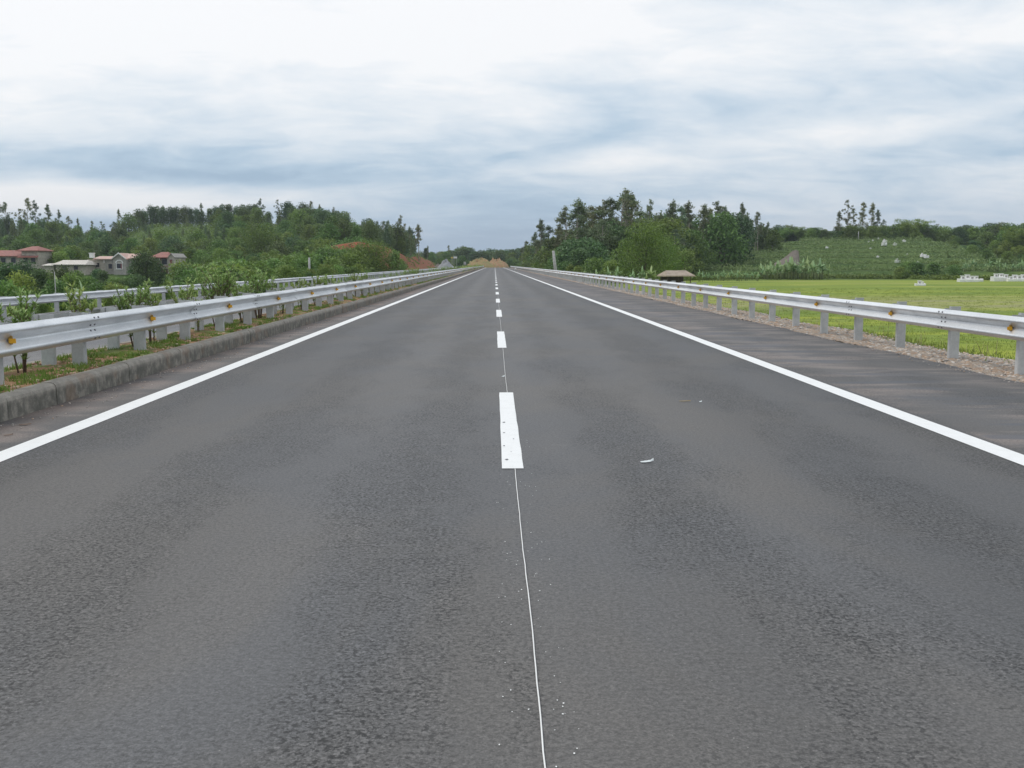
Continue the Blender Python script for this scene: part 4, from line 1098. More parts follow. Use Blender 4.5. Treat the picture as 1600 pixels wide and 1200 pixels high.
for (u, D, yt, k, lb, wd) in [(1008, 150, 352, 'mango', 'big bright green spreading tree before the eucalyptus grove', .92), (1035, 168, 372, 'mango', 'second broad green tree right of the big spreading one', .9), (980, 165, 374, 'mid', 'smaller green tree left of the big spreading one', 1.0),
        (856, 150, 393, 'light', 'bright green rounded bush beside the roadside pole', 1.1), (843, 165, 397, 'light', 'pale green bush left of the roadside pole', 1.1), (872, 160, 396, 'light', 'light bush tight to the right of the roadside pole', 1.0),
        (930, 160, 404, 'light', 'low light bush under the bare eucalyptus trunks', 1.2), (955, 155, 408, 'light', 'low light bush left of the spreading tree', 1.2), (1070, 190, 392, 'light', 'pale bush above the thatched hut', 1.3),
        (893, 185, 376, 'dark', 'very dark low tree under the rounded eucalyptus', 1.3), (915, 182, 372, 'dark', 'dark broad tree left of the bare pale trunk', 1.3), (905, 170, 390, 'dark', 'dark bush in the shade under the grove', 1.3), (932, 188, 380, 'dark', 'dark tree right of the bare pale trunk', 1.2),
        (1046, 200, 388, 'mid', 'green tree at the left foot of the terraced hill', 1.2), (1062, 215, 385, 'mid', 'leafy tree just above the left end of the terraces', 1.1)]:
    putpx(k, u, D, yt, lb, wide=wd)
n = 0
while n < 22:
    u = rr.uniform(1045, 1215); D = rr.uniform(305, 345); yt = np.interp(u, [1045, 1100, 1160, 1215], [372, 360, 358, 366]) + rr.uniform(-8, 8)
    putpx(rr.choice(['mid', 'dark', 'mid']), u, D, yt, 'leafy tree along the upper left edge of the terraces', 'trees above the left terraces', wide=1.2); n += 1
# skyline behind the terraced hill
for i, (u, yt) in enumerate([(1222, 354), (1234, 350), (1247, 353), (1260, 356), (1272, 355), (1284, 357)]):
    putpx('bamboo', u, 345 + (i % 2)*6, yt, ['bamboo clump at the left end of the bamboo row on the hilltop', 'highest bamboo clump on the hilltop', 'bamboo clump right of the highest one', 'bamboo clump in the middle of the hilltop row', 'fourth bamboo clump right of the highest', 'rightmost bamboo clump beside the dark hilltop trees'][i], 'bamboo row on the terraced hilltop', wide=1.3)
for (u, D, yt, k, wd, lb) in [(1310, 350, 330, 'euc', 1.2, 'rounded tall tree left of the pointed pair on the hilltop'), (1323, 350, 313, 'euc', .7, 'spire-like tall tree on the hilltop'), (1329, 352, 330, 'euc', 1.1, 'fuller tall tree under the spire-like one'),
        (1346, 350, 316, 'euc', 1.0, 'left one of the tall twin trees on the hilltop'), (1358, 352, 317, 'euc', 1.0, 'right one of the tall twin trees on the hilltop'), (1369, 350, 328, 'euc', 1.0, 'sloping tall tree right of the twins'), (1378, 352, 344, 'euc', .8, 'short tree at the right of the tall hilltop group'),
        (1422, 345, 341, 'bamboo', 1.5, 'round light bamboo standing alone on the right hilltop'), (1436, 347, 344, 'bamboo', 1.3, 'bamboo joined to the right of the round one'), (1413, 350, 350, 'mid', 1.2, 'leafy tree left of the round bamboo'),
        (1464, 355, 350, 'euc', 1.2, 'small domed tree right of the round bamboo'), (1512, 350, 354, 'euc', 1.2, 'small dark tree before the blue far mountain'), (1575, 300, 351, 'mid', 1.3, 'broad leafy tree near the right picture edge on the skyline'), (1592, 260, 353, 'bamboo', 1.4, 'large leaning bamboo at the right picture edge')]:
    putpx(k, u, D, yt, lb, wide=wd)
rr = random.Random(71)
for i in range(64):
    u = 1215 + i*6.6 + rr.uniform(-4, 4); D = rr.uniform(340, 362); yt = np.interp(u, [1215, 1290, 1330, 1400, 1450, 1500, 1560, 1640], [356, 360, 354, 352, 355, 356, 351, 350]) + rr.uniform(-3, 6)
    putpx(rr.choice(['mid', 'dark', 'mid', 'light']), u, D, yt, 'low leafy tree in the skyline hedge behind the terraced hill', 'skyline hedge behind the terraced hill', wide=1.35)
n = 0
while n < 52:
    u = rr.uniform(1475, 1660); D = rr.uniform(215, 330)
    base = np.interp(u, [1475, 1520, 1560, 1600, 1660], [372, 366, 360, 356, 356]); yt = base + (330 - D)/115*38 + rr.uniform(-4, 10)
    if D < 235 and u < 1500: continue
    putpx(rr.choice(['mid', 'dark', 'mid', 'light', 'bamboo']), u, D, yt, 'leafy tree in the wood at the right end of the terraced hill', 'wood at the right end of the terraces', wide=1.3); n += 1
for i in range(26):   # bushes over the graves
    u = rr.uniform(1395, 1500); D = rr.uniform(196, 225); yt = rr.uniform(408, 424)
    putpx(rr.choice(['mid', 'dark', 'light']), u, D, yt, 'bush on the lower slope left of the white tombs', 'bushes on the lower slope', wide=1.6)
# banana rows
for i in range(34):
    u = 1092 + i*5.9 + rr.uniform(-2.5, 2.5); big = u > 1185
    D = rr.uniform(186, 198) if big else rr.uniform(168, 190)
    yt = (np.interp(u, [1185, 1215, 1240, 1270, 1290], [414, 406, 401, 402, 408]) if big else np.interp(u, [1090, 1105, 1185], [420, 424, 422])) + rr.uniform(-3, 4)
    putpx('banana', u, D, yt, 'banana plant in the taller clump at the foot of the bare bank' if big else 'banana plant in the low row right of the thatched hut', 'banana row along the paddy edge', wide=.9)
for i in range(14):
    putpx('banana', 1190 + i*7.2, rr.uniform(199, 205), 404 + rr.uniform(-3, 9) + abs(i-8)*.7, 'banana plant in the taller clump at the foot of the bare bank', 'banana row along the paddy edge', wide=.95)
for i in range(26):
    u = rr.uniform(1500, 1625); putpx('banana', u, rr.uniform(196, 212), rr.uniform(403, 416), 'banana plant behind the white tombs at the right', 'banana plants behind the tombs', wide=1.0)
for i in range(8):
    u = 900 + i*17 + rr.uniform(-4, 4); putpx('banana', u, rr.uniform(128, 150), 416 + rr.uniform(-3, 5), 'banana plant behind the right guardrail under the trees', 'banana plants left of the thatched hut', wide=.9)
for (u, D, yt) in [(868, 132, 407), (876, 128, 410), (884, 134, 408), (892, 130, 413), (903, 133, 415)]:
    putpx('light', u, D, yt, 'bright yellow-green low shrub right of the roadside pole', 'bright shrubs by the roadside pole', wide=1.1)
for (u, D, yt) in [(1440, 203, 414), (1452, 200, 420), (1478, 196, 424)]:
    putpx('banana', u, D, yt, 'small banana plant on the lower slope in front of the terraces', 'small banana plants on the lower slope')
# low bushes along the paddy edge
pts = []
for i in range(1500):
    u = rs.uniform(1000, 1640); D = np.interp(u, [1000, 1090, 1200, 1300, 1400, 1500, 1640], [150, 185, 203, 206, 199, 180, 172]) + rs.uniform(-1, 5); x, y = at(u, D); pts.append((x, y, H1(x, y) - .1, rs.uniform(.4, .9)))
clumpfield('edge_scrub', pts, 14, .9, .6, .5, M['leaf_mid'], 7, .4, label='low scrub along the edge of the rice field')
# scrub behind the right guardrail in the distance
pts = []
for i in range(1300):
    y = rs.uniform(105, 430); x = rs.uniform(9.5, 13 + (y > 150)*rs.uniform(0, 16)); pts.append((x, y, H1(x, y) - .1, rs.uniform(.4, 1.0)))
clumpfield('verge_scrub', pts, 14, .8, .7, .45, M['leaf_mid'], 8, .4, label='low green scrub beyond the far part of the right guardrail')
# weeds on the red cutting
pts = []
for i in range(900):
    y = rs.uniform(206, 420); x = -rs.uniform(21.0, 29.5)
    if math.sin(y*.21 + x*.4) + .8*math.sin(x*1.3 + y*.05) + rs.uniform(-.6, .6) < .45: continue
    pts.append((x, y, H1(x, y) - .05, rs.uniform(.25, .6)))
clumpfield('cutting_weeds', pts, 12, .8, .45, .35, M['leaf_mid'], 12, .45, label='weeds growing in patches on the red earth cutting')
# scrub along the left bank
pts = []
for i in range(2600):
    y = rs.uniform(18, 430); x = rs.uniform(-26, -17.6) if y < 200 else rs.uniform(-20.6, -17.8); pts.append((x, y, H1(x, y) - .1, rs.uniform(.35, .8)))
clumpfield('bank_scrub', pts, 16, .7, .55, .34, M['leaf_light'], 9, .35, label='low green scrub on the bank outside the outer left guardrail')
pts = []
for i in range(3200):
    D = rs.uniform(60, 225); u = rs.uniform(-60, 600); x, y = at(u, D)
    if x > -25 or (D > 185 and u < 310): continue
    pts.append((x, y, H1(x, y) - .1, rs.uniform(.6, 1.3)))
clumpfield('village_scrub', pts, 16, .9, .8, .42, M['leaf_mid'], 10, .45, label='dense green scrub on the low ground round the village')

# ------------------------------------------------------------------ grass and stones
def blades(name, pts, n_per, h, spread, mat, seed, label, wd=.010):
    rs = np.random.RandomState(seed); pts = np.array(pts, float); n = len(pts)*n_per; idx = np.repeat(np.arange(len(pts)), n_per)
    P = pts[idx, :3].copy(); sc = pts[idx, 3]; P[:, 0] += rs.randn(n)*spread*sc; P[:, 1] += rs.randn(n)*spread*sc
    L = h*sc*(.5 + .8*rs.rand(n)); an = rs.rand(n)*6.283; ln = rs.rand(n)*.8
    tip = P + np.stack([np.cos(an)*ln*L, np.sin(an)*ln*L, L*np.sqrt(1.05 - .6*ln**2)], 1)
    mid = (P + tip)/2 + np.stack([np.zeros(n), np.zeros(n), .12*L], 1)
    a2 = rs.rand(n)*6.283; w_ = wd*(.6 + .8*rs.rand(n)); side = np.stack([np.cos(a2)*w_, np.sin(a2)*w_, np.zeros(n)], 1)
    V = np.stack([P - side*.5, P + side*.5, mid + side*.45, mid - side*.45, tip + side*.08, tip - side*.08], 1).reshape(-1, 3)
    b = np.arange(n)*6; Fq = np.concatenate([np.stack([b, b+1, b+2, b+3], 1), np.stack([b+3, b+2, b+4, b+5], 1)])
    T0 = np.clip(.5*rs.rand(len(pts))[idx] + .5*rs.rand(n), 0, 1); T = np.concatenate([T0, T0])
    o = link(name, npmesh(name, V, Fq, mat, T)); tag(o, kind='stuff'); o['label'] = label
pts = []
for i in range(2300):
    y = 7 + 95*rs.rand()**1.6; x = rs.uniform(-5.5, -4.62)
    if math.sin(y*2.1 + 1.3*math.sin(x*5)) + .8*math.sin(y*.9 + 2) + rs.uniform(-.8, .8) < .15: continue
    pts.append((x, y, .205, rs.uniform(.4, 1.0)))
for i in range(1000):
    y = 7 + 110*rs.rand()**1.6; x = rs.choice([rs.uniform(-4.72, -4.60), rs.uniform(-5.52, -5.36), rs.uniform(-5.0, -4.8)])
    if math.sin(y*.7 + 1) + .7*math.sin(y*3.1) + rs.uniform(-.8, .8) < .1: continue
    pts.append((x, y, .21, rs.uniform(.4, .95)))
blades('median_grass', pts, 40, .075, .055, M['grass'], 1, 'tufts of green grass on the soil of the median')
pts = [(rs.uniform(-5.5, -4.62), 7 + 80*rs.rand()**1.5, .205, rs.uniform(.4, 1)) for i in range(500)]
blades('dry_grass', pts, 16, .07, .06, M['dry'], 2, 'dry straw and stalks on the soil of the median', .006)
pts = []
for i in range(9000):
    y = 12 + 110*rs.rand()**1.9; x = rs.uniform(7.85, 12 + y*.5); pts.append((x, y, 0, rs.uniform(.5, 1.2)))
pa = np.array(pts); pa[:, 2] = height(pa[:, 0], pa[:, 1])
blades('rice_grass', pa, 16, .075, .18, M['rice'], 3, 'bright green rice and grass beside the gravel verge', .014)
pts = []
for i in range(130):
    y = 11 + 50*rs.rand()**1.5; x = rs.uniform(7.5, 8.4); pts.append((x, y, H1(x, y) if x > 7.9 else -.05, rs.uniform(.6, 1.1)))
blades('dry_stalks', pts, 3, .30, .10, M['dry'], 4, 'thin dry stalks at the outer edge of the gravel verge', .006)

def stones(name, pts, mats, seed, label):
    rs = np.random.RandomState(seed); ph = (1 + 5**.5)/2
    ico = np.array([(-1, ph, 0), (1, ph, 0), (-1, -ph, 0), (1, -ph, 0), (0, -1, ph), (0, 1, ph), (0, -1, -ph), (0, 1, -ph), (ph, 0, -1), (ph, 0, 1), (-ph, 0, -1), (-ph, 0, 1)])/1.9
    fi = np.array([(0, 11, 5), (0, 5, 1), (0, 1, 7), (0, 7, 10), (0, 10, 11), (1, 5, 9), (5, 11, 4), (11, 10, 2), (10, 7, 6), (7, 1, 8), (3, 9, 4), (3, 4, 2), (3, 2, 6), (3, 6, 8), (3, 8, 9), (4, 9, 5), (2, 4, 11), (6, 2, 10), (8, 6, 7), (9, 8, 1)])
    pts = np.array(pts); n = len(pts)
    V = ico[None]*(pts[:, 3][:, None, None])*(.7 + .6*rs.rand(n, 12, 1))*np.stack([.8 + .6*rs.rand(n), .8 + .6*rs.rand(n), .45 + .35*rs.rand(n)], 1)[:, None]
    an = rs.rand(n)*6.28; c, s = np.cos(an)[:, None], np.sin(an)[:, None]
    V = np.stack([V[:, :, 0]*c - V[:, :, 1]*s, V[:, :, 0]*s + V[:, :, 1]*c, V[:, :, 2]], 2) + pts[:, None, :3]
    Fq = (fi[None] + (np.arange(n)*12)[:, None, None]).reshape(-1, 3)
    T = np.repeat(rs.rand(n), 20)
    o = link(name, npmesh(name, V.reshape(-1, 3), Fq, mats, T)); tag(o, kind='stuff'); o['label'] = label
def stonemat(name, stops):
    m, t = newmat(name); c = t.ramp(attr(t, 'tint'), stops); t.put(t.b.inputs['Base Color'], c); t.b.inputs['Roughness'].default_value = .9; return m
M['stones'] = stonemat('gravel_stones', [(0, (.20, .18, .16)), (.35, (.38, .35, .32)), (.6, (.50, .44, .38)), (.78, (.46, .30, .19)), (1, (.64, .62, .58))])
M['clods'] = stonemat('soil_clods', [(0, (.20, .12, .08)), (.5, (.44, .25, .15)), (1, (.60, .48, .36))])
pts = []
for i in range(15000):
    y = 9 + 75*rs.rand()**1.9; x = 6.42 + 1.5*rs.rand()
    pts.append((x, y, -.035 - .02*(x-6.4) + .02*math.sin(y*.8 + x*2), rs.uniform(.010, .030)*(1 + y*.008)))
stones('gravel_stones', pts, M['stones'], 1, 'loose grey and brown gravel on the right verge')
pts = [(rs.uniform(-5.52, -4.6), 7 + 70*rs.rand()**1.6, .22, rs.uniform(.008, .032)) for i in range(4200)]
stones('soil_clods', pts, M['clods'], 2, 'orange soil clods and small stones on the median')
pts = [(rs.choice([rs.uniform(-4.38, -4.0), rs.uniform(6.1, 6.4)]), 7 + 40*rs.rand()**1.5, .004, rs.uniform(.004, .011)) for i in range(900)]
stones('road_grit', pts, M['stones'], 3, 'small grit along the edges of the asphalt')

# ------------------------------------------------------------------ houses
def zpx(y, D): return 1.4 + (HY - y)/F*D
def slabroof(mb, x0, x1, y0, y1, ze, zr, th=.12, axis='x', hip=0.0):
    """gable (or hipped) roof: ridge along x or y"""
    if axis == 'x':
        ym = (y0+y1)/2
        for (ya, s) in ((y0, 1), (y1, -1)):
            a = [(x0, ya, ze), (x1, ya, ze), (x1 - hip, ym, zr), (x0 + hip, ym, zr)]
            b = [(p[0], p[1], p[2]-th) for p in a]
            mb.add(a + b, [(0, 1, 2, 3) if s > 0 else (3, 2, 1, 0), (7, 6, 5, 4), (0, 4, 5, 1), (1, 5, 6, 2), (3, 7, 4, 0)])
        if hip:
            for xa, xr in ((x0, x0+hip), (x1, x1-hip)):
                mb.add([(xa, y0, ze+.002), (xa, y1, ze+.002), (xr, ym, zr+.002), (xa, y0, ze-th), (xa, y1, ze-th)], [(0, 1, 2), (0, 3, 4, 1)])
    else:
        xm = (x0+x1)/2
        for xa in (x0, x1):
            a = [(xa, y0, ze), (xa, y1, ze), (xm, y1, zr), (xm, y0, zr)]; b = [(p[0], p[1], p[2]-th) for p in a]
            mb.add(a + b, [(0, 1, 2, 3), (7, 6, 5, 4), (0, 4, 5, 1), (1, 5, 6, 2), (2, 6, 7, 3), (3, 7, 4, 0)])
    return mb
def window(par, x, y, z, w_, h, frame='wall_pale', pane='glass_dark', arch=False):
    f = MB(); t = .09
    f.box(x-w_/2-t, x-w_/2, y-.10, y-.003, z-h/2-t, z+h/2+t); f.box(x+w_/2, x+w_/2+t, y-.10, y-.003, z-h/2-t, z+h/2+t)
    f.box(x-w_/2, x+w_/2, y-.10, y-.003, z+h/2, z+h/2+t); f.box(x-w_/2, x+w_/2, y-.10, y-.003, z-h/2-t, z-h/2)
    f.box(x-w_/2-.15, x+w_/2+.15, y-.20, y-.101, z-h/2-t-.06, z-h/2-t+.03)
    o = f.build('window', M[frame], par); p = MB(); p.box(x-w_/2, x+w_/2, y-.045, y-.004, z-h/2, z+h/2); p.build('pane', M[pane], o)
    if arch:
        a = MB(); n = 9
        for k in range(n):
            t0 = math.pi*k/n; t1 = math.pi*(k+1)/n; r0, r1 = w_*.55, w_*.75
            a.add([(x+r0*math.cos(t0), y-.10, z+h/2+t+r0*.8*math.sin(t0)), (x+r1*math.cos(t0), y-.10, z+h/2+t+r1*.8*math.sin(t0)), (x+r1*math.cos(t1), y-.10, z+h/2+t+r1*.8*math.sin(t1)), (x+r0*math.cos(t1), y-.10, z+h/2+t+r0*.8*math.sin(t1)),
                   (x+r0*math.cos(t0), y-.004, z+h/2+t+r0*.8*math.sin(t0)), (x+r1*math.cos(t0), y-.004, z+h/2+t+r1*.8*math.sin(t0)), (x+r1*math.cos(t1), y-.004, z+h/2+t+r1*.8*math.sin(t1)), (x+r0*math.cos(t1), y-.004, z+h/2+t+r0*.8*math.sin(t1))],
                  [(0, 1, 2, 3), (1, 5, 6, 2), (0, 3, 7, 4)])
        a.build('arch', M['white'], o)
    return o
# grey two-storey house
D = 200.0; X0 = X_of(170, D); Zb = H1(X0, D) - .3; k = D/F; k = X_of(170 + 1, D) - X0
A = empty('house', (X0, D, Zb), 0, 'grey two-storey house with pink tiled roof and white edged gable', 'house')
def lx(u): return (u - 170)*k
def lz(y): return zpx(y, D) - Zb
m = MB(); m.box(lx(160), lx(208), 1.5, 8, 0, lz(404.2)); m.build('wall', M['wall_grey'], A)
m = MB(); m.box(lx(177), lx(196.5), 0, 1.497, 0, lz(403.8)); zg = lz(403.8)
m.add([(lx(177), 0, zg), (lx(196.5), 0, zg), (lx(186.7), 0, lz(396.5)), (lx(177), 1.497, zg), (lx(196.5), 1.497, zg), (lx(186.7), 1.497, lz(396.5))], [(0, 1, 2), (0, 2, 5, 3), (1, 4, 5, 2)])
m.build('gable_wall', M['wall_grey'], A)
m = MB(); slabroof(m, lx(175.8), lx(197.8), -.35, 5.0, lz(404.6), lz(395.6), .14, 'y'); g = m.build('gable_roof', M['roof_pink'], A)
m = MB()
for sgn in (-1, 1):
    xa = lx(186.8) + sgn*lx(186.8 - 175.3 + 170)*1.0 if False else (lx(175.6) if sgn < 0 else lx(198))
    xm = lx(186.8)
    q = [(xa, -.46, lz(405.2)), (xa, -.46, lz(403.7)), (xm, -.46, lz(394.7)), (xm, -.46, lz(396.9))]
    m.add(q + [(a, -.352, c) for a, b, c in q], [(0, 1, 2, 3), (4, 7, 6, 5), (0, 3, 7, 4), (1, 5, 6, 2), (0, 4, 5, 1)])
m.build('bargeboard', M['white'], A)
m = MB(); slabroof(m, lx(142), lx(178), .9, 8.4, lz(404.4), lz(400.2), .14); m.build('roof', M['roof_pink'], A)
m = MB(); slabroof(m, lx(178.5), lx(210), 1.0, 8.6, lz(403.6), lz(396.2), .14); m.build('roof', M['roof_pink'], A)
m = MB(); m.box(lx(131), lx(159.8), 1.8, 7.6, 0, lz(405.5)); m.build('side_wall', M['wall_pale'], A)
m = MB(); m.box(lx(137), lx(143.2), 1.0, 1.79, lz(403), lz(396.5)); m.box(lx(136.4), lx(143.8), .9, 1.9, lz(396.4), lz(395.2)); m.build('water_tank', M['white'], A)  # chimney-like white water tank with a wider lid
m = MB(); m.box(lx(158), lx(159.2), 1.30, 1.49, lz(411), lz(406.5)); m.build('downpipe', M['white'], A)
window(A, lx(186.6), 0, lz(415.5), 1.05, 1.0, 'white', 'glass_dark', True)
m = MB(); m.box(lx(188.9), lx(190.6), -.14, -.105, lz(420), lz(411.5)); m.build('shutter', M['shutter'], A)
window(A, lx(168), 1.5, lz(416), .8, 1.0)
window(A, lx(147), 1.8, lz(414), .7, .8)
m = MB()
q = [(lx(171), -2.2, lz(438)), (lx(198), -2.2, lz(438.5)), (lx(192), -.01, lz(432)), (lx(170), -.01, lz(432))]
m.add(q + [(a, b, c - .12) for a, b, c in q], [(0, 1, 2, 3), (7, 6, 5, 4), (0, 4, 5, 1), (1, 5, 6, 2), (3, 7, 4, 0)]); m.build('awning', M['roof_pale'], A)
m = MB(); m.box(lx(172), lx(173), -2.1, -1.95, 0, lz(438.6)); m.build('awning_post', M['wall_pale'], A)
m = MB(); m.box(lx(196), lx(197), -2.1, -1.95, 0, lz(439)); m.build('awning_post', M['wall_pale'], A)
m = MB(); m.box(lx(183), lx(188), -.03, -.004, 0, lz(440)); m.build('door', M['darkwood'], A)
# balcony house
D = 205.0; k = D/F; X0 = X_of(254, D); Zb = H1(X0, D) - .3; k = X_of(254 + 1, D) - X0
Bh = empty('house', (X0, D, Zb), 0, 'narrow two-storey house with bright red roof and balcony behind trees', 'house')
def lx(u): return (u - 254)*k
def lz(y): return zpx(y, D) - Zb
m = MB(); m.box(lx(237), lx(264.5), .9, 7, 0, lz(402.5)); m.build('wall', M['brickred'], Bh)
m = MB(); m.box(lx(264.6), lx(273.5), -.4, 7, 0, lz(401)); m.add([(lx(264.6), -.4, lz(401)), (lx(273.5), -.4, lz(401)), (lx(268), -.4, lz(397.5)), (lx(264.6), 7, lz(401)), (lx(273.5), 7, lz(401)), (lx(268), 7, lz(397.5))], [(0, 1, 2), (0, 2, 5, 3), (1, 4, 5, 2), (3, 5, 4)]); m.build('side_wall', M['wall_pale'], Bh)
m = MB(); slabroof(m, lx(235), lx(264.4), -.5, 7.4, lz(402.2), lz(393.8), .14, 'x', 1.2); m.build('roof', M['roof_red'], Bh)
m = MB(); slabroof(m, lx(263.8), lx(275), -.7, 7.3, lz(402), lz(396), .12, 'y'); m.build('gable_roof', M['wall_grey'], Bh)
m = MB(); m.box(lx(244), lx(264.4), -.5, .89, lz(419.6), lz(418)); m.build('balcony_floor', M['wall_pale'], Bh)
m = MB()
for i in range(12): m.box(lx(244.4) + i*.225, lx(244.4) + i*.225 + .05, -.48, -.43, lz(417.95), lz(414.4))
m.box(lx(244), lx(264.4), -.5, -.41, lz(414.3), lz(413.6)); m.build('balustrade', M['wall_pale'], Bh)
for u in (250, 263): 
    m = MB(); m.box(lx(u), lx(u+1), -.40, -.27, 0, lz(402.5)); m.build('column', M['wall_pale'], Bh)
window(Bh, lx(255), .9, lz(409), 1.0, 1.1, 'wall_grey'); window(Bh, lx(268.5), -.4, lz(409), .55, .9, 'wall_grey', 'shutter')
m = MB(); m.box(lx(254), lx(258), .87, .897, 0, lz(425)); m.build('door', M['darkwood'], Bh)
# red hipped house at far left
D = 205.0; k = D/F; X0 = X_of(20, D); Zb = H1(X0, D) - .3; k = X_of(20 + 1, D) - X0
Ch = empty('house', (X0, D, Zb), 0, 'house with dark red hipped roofs at the left picture edge', 'house')
def lx(u): return (u - 20)*k
def lz(y): return zpx(y, D) - Zb
m = MB(); m.box(lx(-24), lx(33), 1, 8, 0, lz(400)); m.build('wall', M['wall_pale'], Ch)
m = MB(); m.box(lx(33.2), lx(58), .4, 7, 0, lz(391.2)); m.build('side_wall', M['wall_pale'], Ch)
m = MB(); slabroof(m, lx(-28), lx(35), .2, 9, lz(400), lz(391), .14, 'x', 1.0); m.build('roof', M['roof_red'], Ch)
m = MB(); slabroof(m, lx(27), lx(61), -.4, 7.8, lz(391.8), lz(384.8), .14, 'x', 1.6); m.build('roof', M['roof_red'], Ch)
m = MB(); q = [(lx(30), -1.0, lz(402)), (lx(62), -1.0, lz(402)), (lx(60), .39, lz(399.5)), (lx(31), .39, lz(399.5))]; m.add(q + [(a, b, c-.12) for a, b, c in q], [(0, 1, 2, 3), (7, 6, 5, 4), (0, 4, 5, 1), (1, 5, 6, 2), (3, 7, 4, 0)]); m.build('awning', M['roof_red'], Ch)
for u in (39, 51): window(Ch, lx(u), .4, lz(407), .8, 1.0, 'wall_grey')
for u in (2, 18): window(Ch, lx(u), 1, lz(407), .9, 1.0, 'wall_grey')
m = MB(); m.box(lx(24), lx(31), .96, .997, 0, lz(415)); m.build('door', M['darkwood'], Ch)
# low pale roofed building
D = 196.0; k = D/F; X0 = X_of(105, D); Zb = H1(X0, D) - .3; k = X_of(105 + 1, D) - X0
Dh = empty('house', (X0, D, Zb), 0, 'low building with a pale sheet roof left of the grey house', 'house')
def lx(u): return (u - 105)*k
def lz(y): return zpx(y, D) - Zb
m = MB(); m.box(lx(84), lx(131), .8, 6, 0, lz(412.5)); m.build('wall', M['wall_pale'], Dh)
m = MB(); slabroof(m, lx(81), lx(134.5), -.2, 7, lz(413.0), lz(406.3), .12, 'x', .8); m.build('roof', M['roof_pale'], Dh)
m = MB(); slabroof(m, lx(63), lx(82), .4, 5, lz(414.5), lz(411.5), .12, 'x', .4); m.build('porch_roof', M['roof_pale'], Dh)
m = MB(); m.box(lx(65), lx(80), 1.0, 4.4, 0, lz(414.6)); m.build('porch_wall', M['wall_pale'], Dh)
window(Dh, lx(98), .8, lz(418), .8, .8); window(Dh, lx(116), .8, lz(418), .8, .8)
# grey shed right of the balcony house
D = 180.0; k = D/F; X0 = X_of(298, D); Zb = H1(X0, D) - .3; k = X_of(298 + 1, D) - X0
Sh = empty('shed', (X0, D, Zb), 0, 'small dark grey roofed shed right of the balcony house', 'shed')
def lx(u): return (u - 298)*k
def lz(y): return zpx(y, D) - Zb
m = MB(); m.box(lx(290), lx(307), .5, 4, 0, lz(430.3)); m.build('wall', M['wall_grey'], Sh)
m = MB(); slabroof(m, lx(288), lx(309), 0, 4.5, lz(430.5), lz(424.5), .12); m.build('roof', M['wall_grey'], Sh)
m = MB(); m.box(lx(296), lx(301), .46, .497, 0, lz(436)); m.build('door', M['darkwood'], Sh)
# thatched hut right
D = 140.0; k = D/F; X0 = X_of(1062, D); Zb = H1(X0, D) - .1; k = X_of(1062 + 1, D) - X0
Th = empty('hut', (X0, D, Zb), .15, 'open field hut with brown thatched roof behind the right guardrail', 'hut')
def lx(u): return (u - 1062)*k
def lz(y): return zpx(y, D) - Zb
m = MB(); slabroof(m, lx(1040), lx(1088), 0, 4.2, lz(430.4), lz(422.4), .14, 'x', .7); m.build('roof', M['thatch'], Th)
for u in (1045, 1062, 1082):
    for yy in (.5, 3.6):
        m = MB(); m.tube([(lx(u), yy, -.2), (lx(u), yy, lz(430))], .07, 6); m.build('post', M['darkwood'], Th)
m = MB(); m.box(lx(1045), lx(1082), 3.62, 3.68, 0, lz(430.5)); m.build('rear_wall', M['darkwood'], Th)

# ------------------------------------------------------------------ poles, signs
def pole(u, D, ytop, ybase_z, r, label, lean=0.0, cap=False):
    x, y = at(u, D); zb = H1(x, y) - .3 if ybase_z is None else ybase_z; zt = zpx(ytop, D)
    m = MB(); m.tube([(0, 0, 0), (lean*.5, 0, (zt-zb)*.5), (lean, 0, zt-zb)], [r*1.15, r, r*.8], 10)
    o = m.build('concrete_pole', M['concpole'], None, (x, y, zb)); tag(o, label, 'pole', 'concrete poles beside the road'); return o
pole(869.5, 130, 392, None, .20, 'leaning pale concrete pole behind the right guardrail', -.42)
pole(483, 108, 402.5, None, .13, 'upright pale concrete pole behind the outer left guardrail', 0.03)
pole(84.5, 75, 424, None, .035, 'thin grey pole among the bushes at far left', 0)
pole(1339.5, 338, 362, None, .14, 'thin pale pole on the crest of the terraced hill', 0)
def sign(u, D, y0, y1, w_, label, mat):
    x, y = at(u, D); zb = H1(x, y); r = empty('road_sign', (x, y, zb), 0, label, 'sign')
    m = MB(); m.box(-w_/2, w_/2, -.05, 0, zpx(y1, D)-zb, zpx(y0, D)-zb, .02); m.build('panel', M[mat], r)
    for sx_ in (-w_*.35, w_*.35):
        m = MB(); m.tube([(sx_, .06, 0), (sx_, .06, zpx(y0, D)-zb-.1)], .06, 6); m.build('post', M['concpole'], r)
sign(711.5, 425, 401, 403.8, 1.5, 'small distant white sign panel high over the far left shoulder', 'white')
sign(706.3, 425, 401.6, 403.6, .9, 'small distant pale yellow sign panel left of the white one', 'yellow')
sign(726.3, 430, 409, 413.2, 1.0, 'pale distant square board left of the earth mound', 'concpole')

